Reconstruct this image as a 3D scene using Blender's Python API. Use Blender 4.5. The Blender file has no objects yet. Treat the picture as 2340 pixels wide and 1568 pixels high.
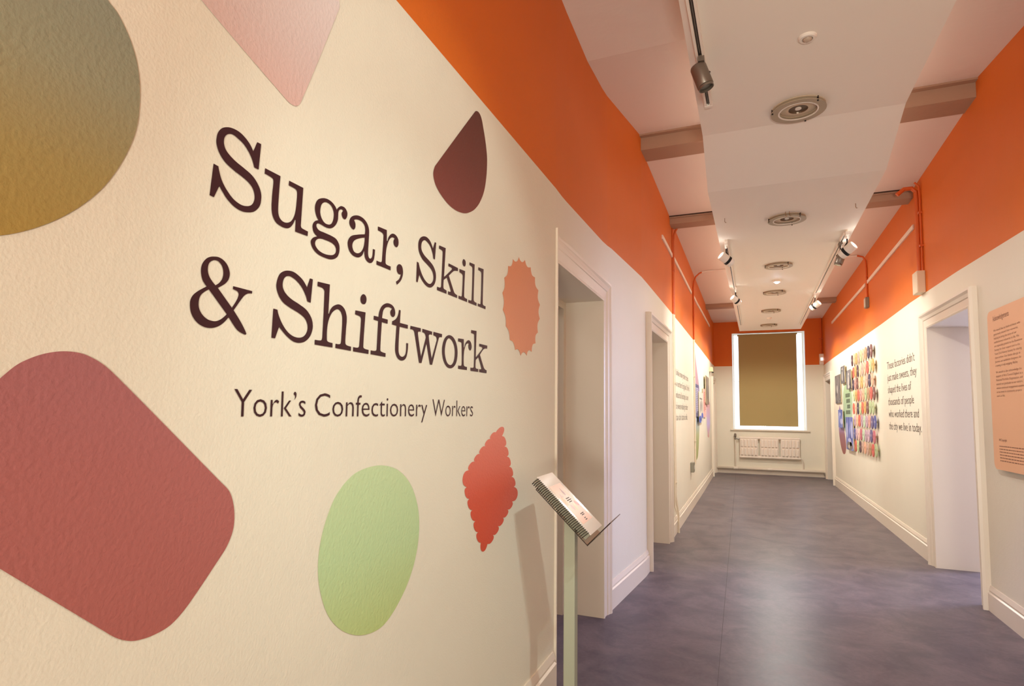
import bpy, bmesh, math, random
from mathutils import Vector, Matrix
from mathutils.geometry import tessellate_polygon
random.seed(7)
S = bpy.context.scene
COL = S.collection

# ------------------------------------------------------------------ camera
F, CX, CY, YAW, PIT, ROL, EYE = 1363.85, 1119.18, 839.8, -.4095, .0751, .0129, 1.35
def cam_axes():
    cy, sy, cp, sp, cr, sr = math.cos(YAW), math.sin(YAW), math.cos(PIT), math.sin(PIT), math.cos(ROL), math.sin(ROL)
    f = Vector((sy*cp, cy*cp, sp)); r = Vector((cy, -sy, 0)); u = r.cross(f)
    return r*cr + u*sr, u*cr - r*sr, f
RT, UP, FW = cam_axes()
O = Vector((0, 0, EYE))
cd = bpy.data.cameras.new('camera'); cam = bpy.data.objects.new('camera', cd); COL.objects.link(cam)
cam.matrix_world = Matrix(((RT.x, UP.x, -FW.x, O.x), (RT.y, UP.y, -FW.y, O.y), (RT.z, UP.z, -FW.z, O.z), (0, 0, 0, 1)))
cd.sensor_width = 36; cd.lens = F*36/2340; cd.shift_x = (1170-CX)/2340; cd.shift_y = (CY-784)/2340
cd.clip_start = .05
S.camera = cam

# ------------------------------------------------------------------ sky, assumed daylight, lamps, exposure
def hexlin(c):
    return tuple(((x/255)/12.92 if x/255 <= .04045 else ((x/255+.055)/1.055)**2.4) for x in c)
w = bpy.data.worlds.new('world'); S.world = w; w.use_nodes = True
w.node_tree.nodes['Background'].inputs[0].default_value = (.74, .84, 1, 1)
w.node_tree.nodes['Background'].inputs[1].default_value = 1.5
S.view_settings.view_transform = 'Standard'; S.view_settings.look = 'None'
S.view_settings.gamma = 1; S.view_settings.use_curve_mapping = False
S.view_settings.exposure = 0.95
S.cycles.max_bounces = 16; S.cycles.diffuse_bounces = 10
WARM = (1, .98, .89); WARM2 = (1, 1, .96); DAY = (.55, .64, 1)
def ray(u, v): return RT*((u-CX)/F) - UP*((v-CY)/F) + FW
def on_z(u, v, z=0): d = ray(u, v); return O + d*((z-EYE)/d.z)
def area(name, loc, to, sx, sy, power, col, spread=math.pi):
    l = bpy.data.lights.new(name, 'AREA'); l.shape = 'RECTANGLE'; l.size = sx; l.size_y = sy; l.energy = power; l.color = col; l.spread = spread
    o = bpy.data.objects.new(name, l); COL.objects.link(o); o.location = loc
    o.rotation_euler = (Vector(to)-Vector(loc)).to_track_quat('-Z', 'Y').to_euler(); return o
def spot(name, loc, to, power, deg, col=WARM2, blend=.6, r=.03):
    l = bpy.data.lights.new(name, 'SPOT'); l.energy = power; l.spot_size = math.radians(deg); l.spot_blend = blend; l.color = col; l.shadow_soft_size = r
    o = bpy.data.objects.new(name, l); COL.objects.link(o); o.location = loc
    o.rotation_euler = (Vector(to)-Vector(loc)).to_track_quat('-Z', 'Y').to_euler(); return o
# bluish area lamp for an assumed window in the right room, none built
area('assumed_daylight_lamp', (4.5, 7.5, 1.7), (1.5, 6.1, 1.3), 2.0, 1.8, 175, DAY)
area('left_room_fill_lamp', (-2.3, 3.3, 2.9), (-2.3, 3.3, 0), .6, .6, 3.5, WARM)  # unseen lamp added in the room beyond the first left doorway
area('far_left_room_fill_lamp', (-2.3, 6.5, 2.9), (-2.3, 6.5, 0), .6, .6, 12, WARM)  # another unseen lamp, added beyond the second left doorway
# unseen fill lamp added behind the camera
area('rear_fill_lamp', (.35, -2.6, 3.25), (.35, -1.0, 0), 1.4, 1.4, 22, WARM2)
# assumed track spots behind the camera, unseen, aimed at the title wall
spot('assumed_title_spot_a', (.84, 0.85, 3.15), (-.89, 1.66, 1.68), 29, 52, (.84, 1, .95), .6)
spot('assumed_title_spot_b', (.84, .9, 3.2), (-.89, 1.6, .45), 50, 56, (.84, 1, .95), .8)
spot('panel_fill_spot', (-.24, 1.9, 3.2), (1.5, 4.7, 1.3), 130, 60, WARM2, 1)  # unseen spot added to brighten the acknowledgements panel
area('ceiling_fill_lamp', (.35, 8.6, 3.42), (.35, 8.6, 5), .8, 10, 17, (1, .95, .88))  # unseen uplight added above the raft to brighten the ceiling
area('raft_fill_lamp', (.5, -2.6, .8), (.35, 3.2, 3.3), .8, .5, 30, (1, .95, .85), 2.0)  # added low behind the camera, lifts the underside of the raft

# ------------------------------------------------------------------ helpers
def on_x(u, v, x): d = ray(u, v); return O + d*(x/d.x)
def on_y(u, v, y): d = ray(u, v); return O + d*(y/d.y)
def lerp_tab(tab, y):
    if y <= tab[0][0]: return tab[0][1]
    for (a, p), (b, q) in zip(tab, tab[1:]):
        if y <= b: return p + (q-p)*(y-a)/(b-a)
    return tab[-1][1]
Y0, YE = -3.5, 15.3
XL_TAB = [(Y0, -.893), (2.885, -.893), (3.1, -.9), (4.05, -.915), (4.2, -.912), (5.2, -.832), (5.5, -.825), (6.8, -.803), (8, -.792), (11.5, -.773), (14.7, -.765), (YE, -.748)]
XR_TAB = [(Y0, 1.56), (5.5, 1.55), (6.7, 1.546), (13.6, 1.55), (YE, 1.565)]
BL_TAB = [(Y0, 2.51), (3, 2.507), (4.3, 2.56), (5.2, 2.537), (7.24, 2.522), (11, 2.528), (YE, 2.535)]
BR_TAB = [(Y0, 2.49), (4.5, 2.493), (5.8, 2.522), (7.3, 2.532), (8.74, 2.518), (YE, 2.503)]
CE_TAB = [(Y0, 3.6), (3.6, 3.6), (5.2, 3.8), (5.201, 3.69), (7.1, 3.63), (YE, 3.58)]
def xl(y): return lerp_tab(XL_TAB, y)
def xr(y): return lerp_tab(XR_TAB, y)
def on_wall(u, v, fn, off=0.0):
    p = on_x(u, v, fn(8)+off)
    for _ in range(12): p = on_x(u, v, fn(p.y)+off)
    return p
def on_l(u, v, off=0.0): return on_wall(u, v, xl, off)
def on_r(u, v, off=0.0): return on_wall(u, v, xr, -off)

MATS = {}
def mat(name, col, rough=.6, metal=0, bump=None, emit=None, vary=0, spec=.4):
    if name in MATS: return MATS[name]
    m = bpy.data.materials.new(name); m.use_nodes = True; nt = m.node_tree; b = nt.nodes['Principled BSDF']
    c = hexlin(col)
    b.inputs['Base Color'].default_value = (*c, 1); b.inputs['Roughness'].default_value = rough; b.inputs['Metallic'].default_value = metal
    b.inputs['Specular IOR Level'].default_value = spec
    if emit:
        b.inputs['Emission Color'].default_value = (*hexlin(col), 1); b.inputs['Emission Strength'].default_value = emit
    if vary or bump:
        tc = nt.nodes.new('ShaderNodeTexCoord')
    if vary:
        n = nt.nodes.new('ShaderNodeTexNoise'); n.inputs['Scale'].default_value = 2.3; n.inputs['Detail'].default_value = 6
        nt.links.new(tc.outputs['Object'], n.inputs['Vector'])
        mx = nt.nodes.new('ShaderNodeMix'); mx.data_type = 'RGBA'
        mx.inputs[6].default_value = (*[x*(1-vary) for x in c], 1); mx.inputs[7].default_value = (*[min(1, x*(1+vary)) for x in c], 1)
        nt.links.new(n.outputs[0], mx.inputs[0]); nt.links.new(mx.outputs[2], b.inputs['Base Color'])
    if bump:
        prev = None
        for sc, st, dist in bump:
            n = nt.nodes.new('ShaderNodeTexNoise'); n.inputs['Scale'].default_value = sc; n.inputs['Detail'].default_value = 4
            nt.links.new(tc.outputs['Object'], n.inputs['Vector'])
            bp = nt.nodes.new('ShaderNodeBump'); bp.inputs['Strength'].default_value = st; bp.inputs['Distance'].default_value = dist
            nt.links.new(n.outputs[0], bp.inputs['Height'])
            if prev: nt.links.new(prev.outputs[0], bp.inputs['Normal'])
            prev = bp
        nt.links.new(prev.outputs[0], b.inputs['Normal'])
    MATS[name] = m; return m
PLASTER = [(170, .3, .0025), (6, .25, .01)]
def gradient_mat(name, stops, axis='Z', rough=.5, noise=.08, metal=0):
    """printed vinyl: colour bands along the object's own generated axis"""
    m = bpy.data.materials.new(name); m.use_nodes = True; nt = m.node_tree; b = nt.nodes['Principled BSDF']
    tc = nt.nodes.new('ShaderNodeTexCoord'); sp = nt.nodes.new('ShaderNodeSeparateXYZ'); nt.links.new(tc.outputs['Generated'], sp.inputs[0])
    rp = nt.nodes.new('ShaderNodeValToRGB')
    src = sp.outputs['XYZ'.index(axis[0])]
    if len(axis) == 2:
        ad = nt.nodes.new('ShaderNodeMath'); ad.operation = 'ADD'; nt.links.new(sp.outputs['Z'], ad.inputs[0])
        iv = nt.nodes.new('ShaderNodeMath'); iv.operation = 'SUBTRACT'; iv.inputs[0].default_value = 1; nt.links.new(sp.outputs['Y'], iv.inputs[1])
        nt.links.new(iv.outputs[0], ad.inputs[1])
        hf = nt.nodes.new('ShaderNodeMath'); hf.operation = 'MULTIPLY'; hf.inputs[1].default_value = .5; nt.links.new(ad.outputs[0], hf.inputs[0]); src = hf.outputs[0]
    nt.links.new(src, rp.inputs[0])
    els = rp.color_ramp.elements
    while len(els) < len(stops): els.new(.5)
    for e, (p, c) in zip(els, stops): e.position = p; e.color = (*hexlin(c), 1)
    nt.links.new(rp.outputs[0], b.inputs['Base Color'])
    b.inputs['Roughness'].default_value = rough; b.inputs['Metallic'].default_value = metal
    n = nt.nodes.new('ShaderNodeTexNoise'); n.inputs['Scale'].default_value = 110; n.inputs['Detail'].default_value = 4
    bp = nt.nodes.new('ShaderNodeBump'); bp.inputs['Strength'].default_value = .45; bp.inputs['Distance'].default_value = .003
    nt.links.new(tc.outputs['Object'], n.inputs['Vector']); nt.links.new(n.outputs[0], bp.inputs['Height']); nt.links.new(bp.outputs[0], b.inputs['Normal'])
    return m
def photo_mat(name, dark, light, scale=9, tint=None):
    """old photograph print: soft mottled tones"""
    m = bpy.data.materials.new(name); m.use_nodes = True; nt = m.node_tree; b = nt.nodes['Principled BSDF']
    tc = nt.nodes.new('ShaderNodeTexCoord'); mp = nt.nodes.new('ShaderNodeMapping'); mp.inputs['Scale'].default_value = (1, 1.6, .7)
    nt.links.new(tc.outputs['Object'], mp.inputs[0])
    n = nt.nodes.new('ShaderNodeTexNoise'); n.inputs['Scale'].default_value = scale; n.inputs['Detail'].default_value = 3
    nt.links.new(mp.outputs[0], n.inputs['Vector'])
    rp = nt.nodes.new('ShaderNodeValToRGB'); rp.color_ramp.elements[0].position = .4; rp.color_ramp.elements[1].position = .66
    rp.color_ramp.elements[0].color = (*hexlin(dark), 1); rp.color_ramp.elements[1].color = (*hexlin(light), 1)
    nt.links.new(n.outputs[0], rp.inputs[0]); nt.links.new(rp.outputs[0], b.inputs['Base Color']); b.inputs['Roughness'].default_value = .5
    return m
def glass_mat(name, col, rough=0.0, ior=1.45, mix=.9):
    """thin clear sheet: mostly see-through with a Fresnel gloss"""
    m = bpy.data.materials.new(name); m.use_nodes = True; nt = m.node_tree; nt.nodes.clear()
    out = nt.nodes.new('ShaderNodeOutputMaterial'); tr = nt.nodes.new('ShaderNodeBsdfTransparent'); gl = nt.nodes.new('ShaderNodeBsdfGlossy')
    tr.inputs[0].default_value = (*col, 1); gl.inputs['Roughness'].default_value = .05
    lw = nt.nodes.new('ShaderNodeLayerWeight'); pw = nt.nodes.new('ShaderNodeMath'); pw.operation = 'POWER'; pw.inputs[1].default_value = 4
    nt.links.new(lw.outputs['Facing'], pw.inputs[0]); fr = nt.nodes.new('ShaderNodeMath'); fr.operation = 'MULTIPLY_ADD'; fr.inputs[1].default_value = .6; fr.inputs[2].default_value = .03; nt.links.new(pw.outputs[0], fr.inputs[0])
    mx = nt.nodes.new('ShaderNodeMixShader'); nt.links.new(fr.outputs[0], mx.inputs[0]); nt.links.new(tr.outputs[0], mx.inputs[1]); nt.links.new(gl.outputs[0], mx.inputs[2])
    nt.links.new(mx.outputs[0], out.inputs[0]); return m

CREAM = mat('cream_paint', (230, 223, 204), .55, bump=PLASTER, vary=.03)
ORANGE = mat('orange_paint', (216, 106, 18), .6, bump=PLASTER, vary=.04)
CEIL = mat('ceiling_paint', (232, 220, 208), .7, bump=[(5, .4, .015)])
RAFT = mat('raft_paint', (244, 238, 226), .6)
TRIM = mat('cream_gloss', (228, 216, 198), .35, bump=[(25, .15, .003)])
WHITE = mat('white_enamel', (238, 232, 220), .4)
BLACK = mat('black_plastic', (16, 15, 14), .5)
GREY = mat('grey_metal', (120, 112, 104), .4, .6)
DARK = mat('dark_metal', (50, 44, 40), .5, .4)
PLUM = mat('plum_vinyl', (58, 24, 30), .45)
BROWN = mat('brown_vinyl', (74, 50, 38), .5)

def link(name, verts, faces, mats, parent=None, midx=None, smooth=False):
    me = bpy.data.meshes.new(name); me.from_pydata([tuple(v) for v in verts], [], faces)
    if not isinstance(mats, (list, tuple)): mats = [mats]
    for m in mats: me.materials.append(m)
    if midx: me.polygons.foreach_set('material_index', midx)
    if smooth: me.polygons.foreach_set('use_smooth', [True]*len(me.polygons))
    me.update()
    o = bpy.data.objects.new(name, me); COL.objects.link(o)
    if parent: hang(o, parent)
    return o
def hang(o, parent):
    o.parent = parent
    bpy_loc = world_loc(parent)
    o.matrix_parent_inverse = Matrix.Translation(-bpy_loc)
def world_loc(o):
    l = o.location.copy()
    if o.parent: l = o.parent.location + o.matrix_parent_inverse.to_translation() + l
    return l
def tag(o, label=None, cat=None, group=None, kind=None):
    if label: o['label'] = label
    if cat: o['category'] = cat
    if group: o['group'] = group
    if kind: o['kind'] = kind
    return o
def empty(name, loc, label=None, cat=None, group=None, kind=None):
    o = bpy.data.objects.new(name, None); COL.objects.link(o); o.location = loc; o.empty_display_size = .05
    return tag(o, label, cat, group, kind)
class MB:
    """collects shapes into one mesh"""
    def __init__(s): s.v = []; s.f = []; s.m = []; s.k = 0
    def mi(s, k): s.k = k; return s
    def add(s, v, f):
        n = len(s.v); s.v += [Vector(p) for p in v]; s.f += [[i+n for i in q] for q in f]; s.m += [s.k]*len(f); return s
    def box(s, a, b):
        x0, y0, z0 = a; x1, y1, z1 = b
        return s.add([(x0,y0,z0),(x1,y0,z0),(x1,y1,z0),(x0,y1,z0),(x0,y0,z1),(x1,y0,z1),(x1,y1,z1),(x0,y1,z1)],
                     [[0,3,2,1],[4,5,6,7],[0,1,5,4],[1,2,6,5],[2,3,7,6],[3,0,4,7]])
    def tube(s, pts, r, n=10, r2=None):
        pts = [Vector(p) for p in pts]; rings = []; up = None
        for i, p in enumerate(pts):
            d = (pts[min(i+1, len(pts)-1)]-pts[max(i-1, 0)]).normalized()
            if up is None: up = d.orthogonal().normalized()
            up = (up - d*up.dot(d)).normalized(); sd = d.cross(up)
            rr = r if r2 is None else r+(r2-r)*i/(len(pts)-1)
            rings.append([p + up*math.cos(2*math.pi*k/n)*rr + sd*math.sin(2*math.pi*k/n)*rr for k in range(n)])
        v = [q for ring in rings for q in ring]; f = []
        for i in range(len(rings)-1):
            for k in range(n): f.append([i*n+k, i*n+(k+1) % n, (i+1)*n+(k+1) % n, (i+1)*n+k])
        f.append(list(range(n))[::-1]); f.append([(len(rings)-1)*n+k for k in range(n)])
        return s.add(v, f)
    def lathe(s, c, axis, prof, n=24, cap=True):
        """prof: list of (radius, height along axis)"""
        c = Vector(c); a = Vector(axis).normalized(); u = a.orthogonal().normalized(); w_ = a.cross(u); v = []
        for r, h in prof:
            for k in range(n): v.append(c + a*h + (u*math.cos(2*math.pi*k/n)+w_*math.sin(2*math.pi*k/n))*max(r, 1e-5))
        f = []
        for i in range(len(prof)-1):
            for k in range(n): f.append([i*n+k, i*n+(k+1) % n, (i+1)*n+(k+1) % n, (i+1)*n+k])
        if cap: f.append(list(range(n))[::-1]); f.append([(len(prof)-1)*n+k for k in range(n)])
        return s.add(v, f)
    def prism(s, loop, off):
        """solid from a planar loop of points and an offset vector"""
        loop = [Vector(p) for p in loop]; n = len(loop); off = Vector(off)
        tri = tessellate_polygon([loop])
        v = loop + [p+off for p in loop]
        f = [list(t) for t in tri] + [[i+n for i in t][::-1] for t in tri] + [[i, (i+1) % n, n+(i+1) % n, n+i] for i in range(n)]
        return s.add(v, f)
    def build(s, name, mats, parent=None, smooth=False):
        o = link(name, s.v, s.f, mats, parent, s.m, smooth)
        bm = bmesh.new(); bm.from_mesh(o.data); bmesh.ops.recalc_face_normals(bm, faces=bm.faces)
        bm.to_mesh(o.data); bm.free(); return o
def bevel(o, wdt, seg=2):
    m = o.modifiers.new('bevel', 'BEVEL'); m.width = wdt; m.segments = seg; m.limit_method = 'ANGLE'; return o

# ------------------------------------------------------------------ the setting
st = lambda o: tag(o, kind='structure')
def floor_mat():
    m = mat('grey_lino', (122, 108, 108), .3, vary=0)
    nt = m.node_tree; b = nt.nodes['Principled BSDF']; tc = nt.nodes.new('ShaderNodeTexCoord')
    n1 = nt.nodes.new('ShaderNodeTexNoise'); n1.inputs['Scale'].default_value = 3.2; n1.inputs['Detail'].default_value = 8; n1.inputs['Roughness'].default_value = .65; n1.inputs['Distortion'].default_value = .6
    n2 = nt.nodes.new('ShaderNodeTexNoise'); n2.inputs['Scale'].default_value = 26; n2.inputs['Detail'].default_value = 5; n2.inputs['Distortion'].default_value = 1.5
    for n in (n1, n2): nt.links.new(tc.outputs['Object'], n.inputs['Vector'])
    a = nt.nodes.new('ShaderNodeMix'); a.data_type = 'RGBA'; a.inputs[6].default_value = (*hexlin((92, 84, 91)), 1); a.inputs[7].default_value = (*hexlin((117, 106, 109)), 1)
    r1 = nt.nodes.new('ShaderNodeMapRange'); r1.inputs[1].default_value = .38; r1.inputs[2].default_value = .62; nt.links.new(n1.outputs[0], r1.inputs[0]); nt.links.new(r1.outputs[0], a.inputs[0])
    c = nt.nodes.new('ShaderNodeMix'); c.data_type = 'RGBA'; c.blend_type = 'MULTIPLY'; c.inputs[0].default_value = .35
    rp = nt.nodes.new('ShaderNodeMapRange'); rp.inputs[1].default_value = .35; rp.inputs[2].default_value = .65; rp.inputs[3].default_value = .78; rp.inputs[4].default_value = 1.14
    nt.links.new(n2.outputs[0], rp.inputs[0]); nt.links.new(a.outputs[2], c.inputs[6]); nt.links.new(rp.outputs[0], c.inputs[7]); nt.links.new(c.outputs[2], b.inputs['Base Color'])
    rr = nt.nodes.new('ShaderNodeMapRange'); rr.inputs[3].default_value = .3; rr.inputs[4].default_value = .42; b.inputs['Specular IOR Level'].default_value = .1; nt.links.new(n1.outputs[0], rr.inputs[0]); nt.links.new(rr.outputs[0], b.inputs['Roughness'])
    return m
LINO = floor_mat()
fl = st(MB().box((-3.4, Y0-.1, -.08), (4.8, 15.7, 0)).build('floor', LINO))
p1 = on_z(1640, 1560); p2 = on_z(1676, 1150)
sx = lambda y: p1.x+(p2.x-p1.x)*(y-p1.y)/(p2.y-p1.y)
MB().add([(sx(Y0)-.0015, Y0, .0006), (sx(Y0)+.0015, Y0, .0006), (sx(YE)+.0015, YE, .0006), (sx(YE)-.0015, YE, .0006)], [[0, 1, 2, 3]]).build('seam', mat('seam', (70, 60, 60), .6), fl)

DOORS_L = [(2.91, 4.03, 2.125), (5.52, 6.60, 2.12), (14.3, 15.12, 2.10)]
DOORS_R = [(5.52, 6.66, 2.18), (13.75, 14.85, 2.12)]
def side_wall(name, fx, tab, border, holes):
    ys = sorted(set([round(t[0], 4) for t in tab+border+CE_TAB] + [h for q in holes for h in q[:2]] + [Y0+.5*i for i in range(38)]))
    ys = [y for y in ys if Y0 <= y <= YE]
    mb = MB()
    for a, b in zip(ys, ys[1:]):
        if b-a < 1e-6: continue
        zb = 0; mid = (a+b)/2
        for h in holes:
            if h[0] <= mid <= h[1]: zb = h[2]
        la, lb = lerp_tab(border, a), lerp_tab(border, b); ca, cb = lerp_tab(CE_TAB, a+1e-5)+.05, lerp_tab(CE_TAB, b)+.05
        mb.mi(0).add([(fx(a), a, zb), (fx(b), b, zb), (fx(b), b, lb), (fx(a), a, la)], [[0, 1, 2, 3]])
        mb.mi(1).add([(fx(a), a, la), (fx(b), b, lb), (fx(b), b, cb), (fx(a), a, ca)], [[0, 1, 2, 3]])
    return st(link(name, mb.v, mb.f, [CREAM, ORANGE], None, mb.m))
side_wall('wall_left', xl, XL_TAB, BL_TAB, DOORS_L)
side_wall('wall_right', xr, XR_TAB, BR_TAB, DOORS_R)
# end wall with its window opening
WX0, WX1, WZ0, WZ1 = -.345, 1.20, 1.03, 3.30
mb = MB(); zb = 2.52
xs = [xl(YE)-.02, WX0, WX1, xr(YE)+.02]; zs = [0, WZ0, zb, WZ1, 3.65]
for i in range(3):
    for j in range(4):
        if i == 1 and j in (1, 2): continue
        mb.mi(0 if j < 2 else 1).add([(xs[i], YE, zs[j]), (xs[i+1], YE, zs[j]), (xs[i+1], YE, zs[j+1]), (xs[i], YE, zs[j+1])], [[0, 1, 2, 3]])
# splayed reveals of the window
d = .28
mb.mi(0).add([(WX0, YE, WZ0), (WX0+.03, YE+d, WZ0), (WX0+.03, YE+d, WZ1), (WX0, YE, WZ1)], [[0, 1, 2, 3]])
mb.add([(WX1, YE, WZ0), (WX1-.03, YE+d, WZ0), (WX1-.03, YE+d, WZ1), (WX1, YE, WZ1)], [[0, 1, 2, 3]])
mb.add([(WX0, YE, WZ1), (WX1, YE, WZ1), (WX1, YE+d, WZ1), (WX0, YE+d, WZ1)], [[0, 1, 2, 3]])
mb.add([(WX0, YE, WZ0), (WX1, YE, WZ0), (WX1, YE+d, WZ0), (WX0, YE+d, WZ0)], [[0, 1, 2, 3]])
st(mb.build('wall_end', [CREAM, ORANGE]))
st(MB().box((-1, Y0-.1, 0), (1.7, Y0, 3.7)).build('wall_back', CREAM))
# ceiling with a step at the first beam
mb = MB(); ys = [Y0, 3.6, 5.2, 5.201, 7.1, 10, 13, YE+.05]
for a, b in zip(ys, ys[1:]):
    za, zb_ = lerp_tab(CE_TAB, a+1e-6 if a == 5.2 else a), lerp_tab(CE_TAB, b)
    if a == 5.2: za, zb_ = 3.8, 3.69
    mb.add([(-1.0, a, za), (1.66, a, za), (1.66, b, zb_), (-1.0, b, zb_)], [[0, 1, 2, 3]])
st(mb.build('ceiling', CEIL))
BEAM = mat('shaded_beam_paint', (170, 138, 114), .6, bump=[(9, .5, .01)])  # shadow on the beams is put into this darker colour
def beam(n, y, z, dep, wid, lip):
    e = empty('trim_%d' % n, (.3, y, z), kind='structure')
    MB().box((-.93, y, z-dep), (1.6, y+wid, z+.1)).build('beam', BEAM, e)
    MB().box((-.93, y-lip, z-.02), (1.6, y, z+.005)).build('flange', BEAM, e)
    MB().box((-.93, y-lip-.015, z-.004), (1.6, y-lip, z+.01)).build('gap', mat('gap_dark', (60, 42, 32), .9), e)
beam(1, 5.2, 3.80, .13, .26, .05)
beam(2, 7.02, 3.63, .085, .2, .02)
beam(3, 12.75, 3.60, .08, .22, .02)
# skirting boards
def skirting(name, fx, side, a, b, h=.17, t=.022):
    ys = sorted([a, b]+[y for y, _ in (XL_TAB if side > 0 else XR_TAB) if a < y < b])
    prof = [(0, h), (.006, h), (.010, h-.012), (.016, h-.03), (.012, h-.045), (t, h-.052), (t, 0), (0, 0)]
    v = []; f = []; n = len(prof)
    for y in ys:
        for dx, z in prof: v.append((fx(y)+side*dx, y, z))
    for i in range(len(ys)-1):
        for k in range(n-1): f.append([i*n+k, i*n+k+1, (i+1)*n+k+1, (i+1)*n+k])
    f.append(list(range(n))); f.append([(len(ys)-1)*n+k for k in range(n)])
    mb = MB(); mb.add(v, f); return st(mb.build(name, TRIM))
skirting('baseboard_left', xl, 1, Y0, 2.862, .2)
skirting('baseboard_left.001', xl, 1, 4.11, 5.4, .185)
skirting('baseboard_left.002', xl, 1, 6.73, 14.18, .18)
skirting('baseboard_right', xr, -1, Y0, 5.39, .175)
skirting('baseboard_right.001', xr, -1, 6.8, 13.58, .19)
st(MB().box((xl(YE)+.02, YE-.022, 0), (xr(YE)-.02, YE, .16)).build('baseboard_end', TRIM))
# doors: moulded architraves, deep linings
ARCH = [(0, 0), (0, .018), (.012, .024), (.02, .016), (.075, .020), (.08, .028), (.105, .036), (.122, .05), (.138, .05), (.142, .03), (.142, 0)]
def door(n, fx, side, y0, y1, zt, depth, near=True, leaf=False, aw=1.0, ah=1.0):
    e = empty('door_%d' % n, (fx(y0), (y0+y1)/2, 0), kind='structure')
    v = []; f = []; P = []
    for d_, h_ in ARCH:
        d_ *= aw; h_ *= ah
        pl = [(y1+d_, 0), (y1+d_, zt+d_)] + ([(y0-d_, zt+d_), (y0-d_, 0)] if near else [(y0, zt+d_)])
        P.append([(fx(y)+side*h_*(.25 if not near and k == len(pl)-1 else 1), y, z) for k, (y, z) in enumerate(pl)])
    names = ['architrave', 'architrave', 'architrave']
    for k in range(len(P[0])-1):
        mb = MB()
        for a, b in zip(P, P[1:]): mb.add([a[k], a[k+1], b[k+1], b[k]], [[0, 1, 2, 3]])
        mb.build('architrave', TRIM, e)
    if not near:
        MB().add([q[-1] for q in P], [list(range(len(P)))]).build('moulding_end', TRIM, e)
    t = .03; x0, x1 = fx(y0), fx(y1); xm = -side*depth
    MB().add([(x1, y1, 0), (x1+xm, y1+.0, 0), (x1+xm, y1, zt), (x1, y1, zt)], [[0, 1, 2, 3]]).add(
        [(x1+xm, y1, 0), (x1+xm, y1+t, 0), (x1+xm, y1+t, zt), (x1+xm, y1, zt)], [[0, 1, 2, 3]]).build('jamb', TRIM, e)
    MB().add([(x0, y0, 0), (x0+xm, y0, 0), (x0+xm, y0, zt), (x0, y0, zt)], [[0, 1, 2, 3]]).build('jamb', TRIM, e)
    MB().add([(x0, y0, zt), (x1, y1, zt), (x1+xm, y1, zt), (x0+xm, y0, zt)], [[0, 1, 2, 3]]).build('soffit', TRIM, e)
    if leaf:
        xa = min(x0, x1)-.09 if side > 0 else max(x0, x1)+.05
        lf = MB().box((xa, y0+.005, .008), (xa+.04, y1-.005, zt-.005)).build('door_leaf', TRIM, e)
        for zz in ((.25, .95), (1.1, zt-.15)):
            MB().box((xa+(.04 if side > 0 else -.008), y0+.14, zz[0]), (xa+(.048 if side > 0 else 0), y1-.14, zz[1])).build('door_panel', TRIM, lf)
    return e
d1 = door(1, xl, 1, *DOORS_L[0], .28, near=False, ah=.75)
# door frame with its stop and strike plate on the far side of the deep opening
y1, zt = DOORS_L[0][1], DOORS_L[0][2]
MB().box((-1.26, y1-.055, 0), (-1.17, y1, zt)).box((-1.26, 2.91, zt-.05), (-1.17, y1-.055, zt)).build('door_stop', TRIM, d1)
MB().box((-1.32, y1-.025, 0), (-1.26, y1+.02, zt)).build('door_frame', TRIM, d1)
sp_ = MB().box((-1.31, y1-.029, .99), (-1.27, y1-.025, 1.16)).build('strike_plate', mat('old_brass', (120, 84, 48), .5, .5), d1)
# the thin bead where the title wall ends at the doorway
MB().box((-.90, 2.8865, 0), (-.882, 2.899, 2.30)).build('edge_bead', TRIM, d1)
door(2, xl, 1, *DOORS_L[1], .45)
door(3, xr, -1, *DOORS_R[0], .36)
door(4, xl, 1, *DOORS_L[2], .12, leaf=True, aw=.85)
door(5, xr, -1, *DOORS_R[1], .3)
# rooms beyond the doorways
def room(name, x0, x1, y0, y1, z1, skip):
    mb = MB()
    q = {'x0': [(x0,y0,0),(x0,y1,0),(x0,y1,z1),(x0,y0,z1)], 'x1': [(x1,y0,0),(x1,y1,0),(x1,y1,z1),(x1,y0,z1)],
         'y0': [(x0,y0,0),(x1,y0,0),(x1,y0,z1),(x0,y0,z1)], 'y1': [(x0,y1,0),(x1,y1,0),(x1,y1,z1),(x0,y1,z1)], 'z': [(x0,y0,z1),(x1,y0,z1),(x1,y1,z1),(x0,y1,z1)]}
    for k, v in q.items():
        if k not in skip: mb.add(v, [[0, 1, 2, 3]])
    return mb
def near_side(mb, x, y0, y1, z1, h):
    for a, b, zb_ in ((y0, h[0], 0), (h[0], h[1], h[2]), (h[1], y1, 0)):
        mb.add([(x, a, zb_), (x, b, zb_), (x, b, z1), (x, a, z1)], [[0, 1, 2, 3]])
    return mb
ROOMP = mat('room_paint', (230, 220, 208), .7)
st(near_side(room('', -3.2, -1.205, 1.8, 4.5, 3.1, ('x1',)), -1.205, 1.8, 4.5, 3.1, DOORS_L[0]).build('wall_left_room', ROOMP))
st(MB().box((-3.2, 4.478, 0), (-1.33, 4.5, .2)).build('baseboard_left_room', TRIM))
st(near_side(room('', -3.2, -1.28, 4.6, 8.4, 3.1, ('x1',)), -1.28, 4.6, 8.4, 3.1, DOORS_L[1]).build('wall_left_room.001', ROOMP))
st(near_side(room('', 1.91, 4.7, 3.6, 8.8, 3.1, ('x0',)), 1.91, 3.6, 8.8, 3.1, DOORS_R[0]).build('wall_right_room', ROOMP))
st(near_side(room('', 1.86, 4.0, 12.5, 15.6, 3.0, ('x0',)), 1.86, 12.5, 15.6, 3.0, DOORS_R[1]).build('wall_right_room.001', ROOMP))
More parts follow.
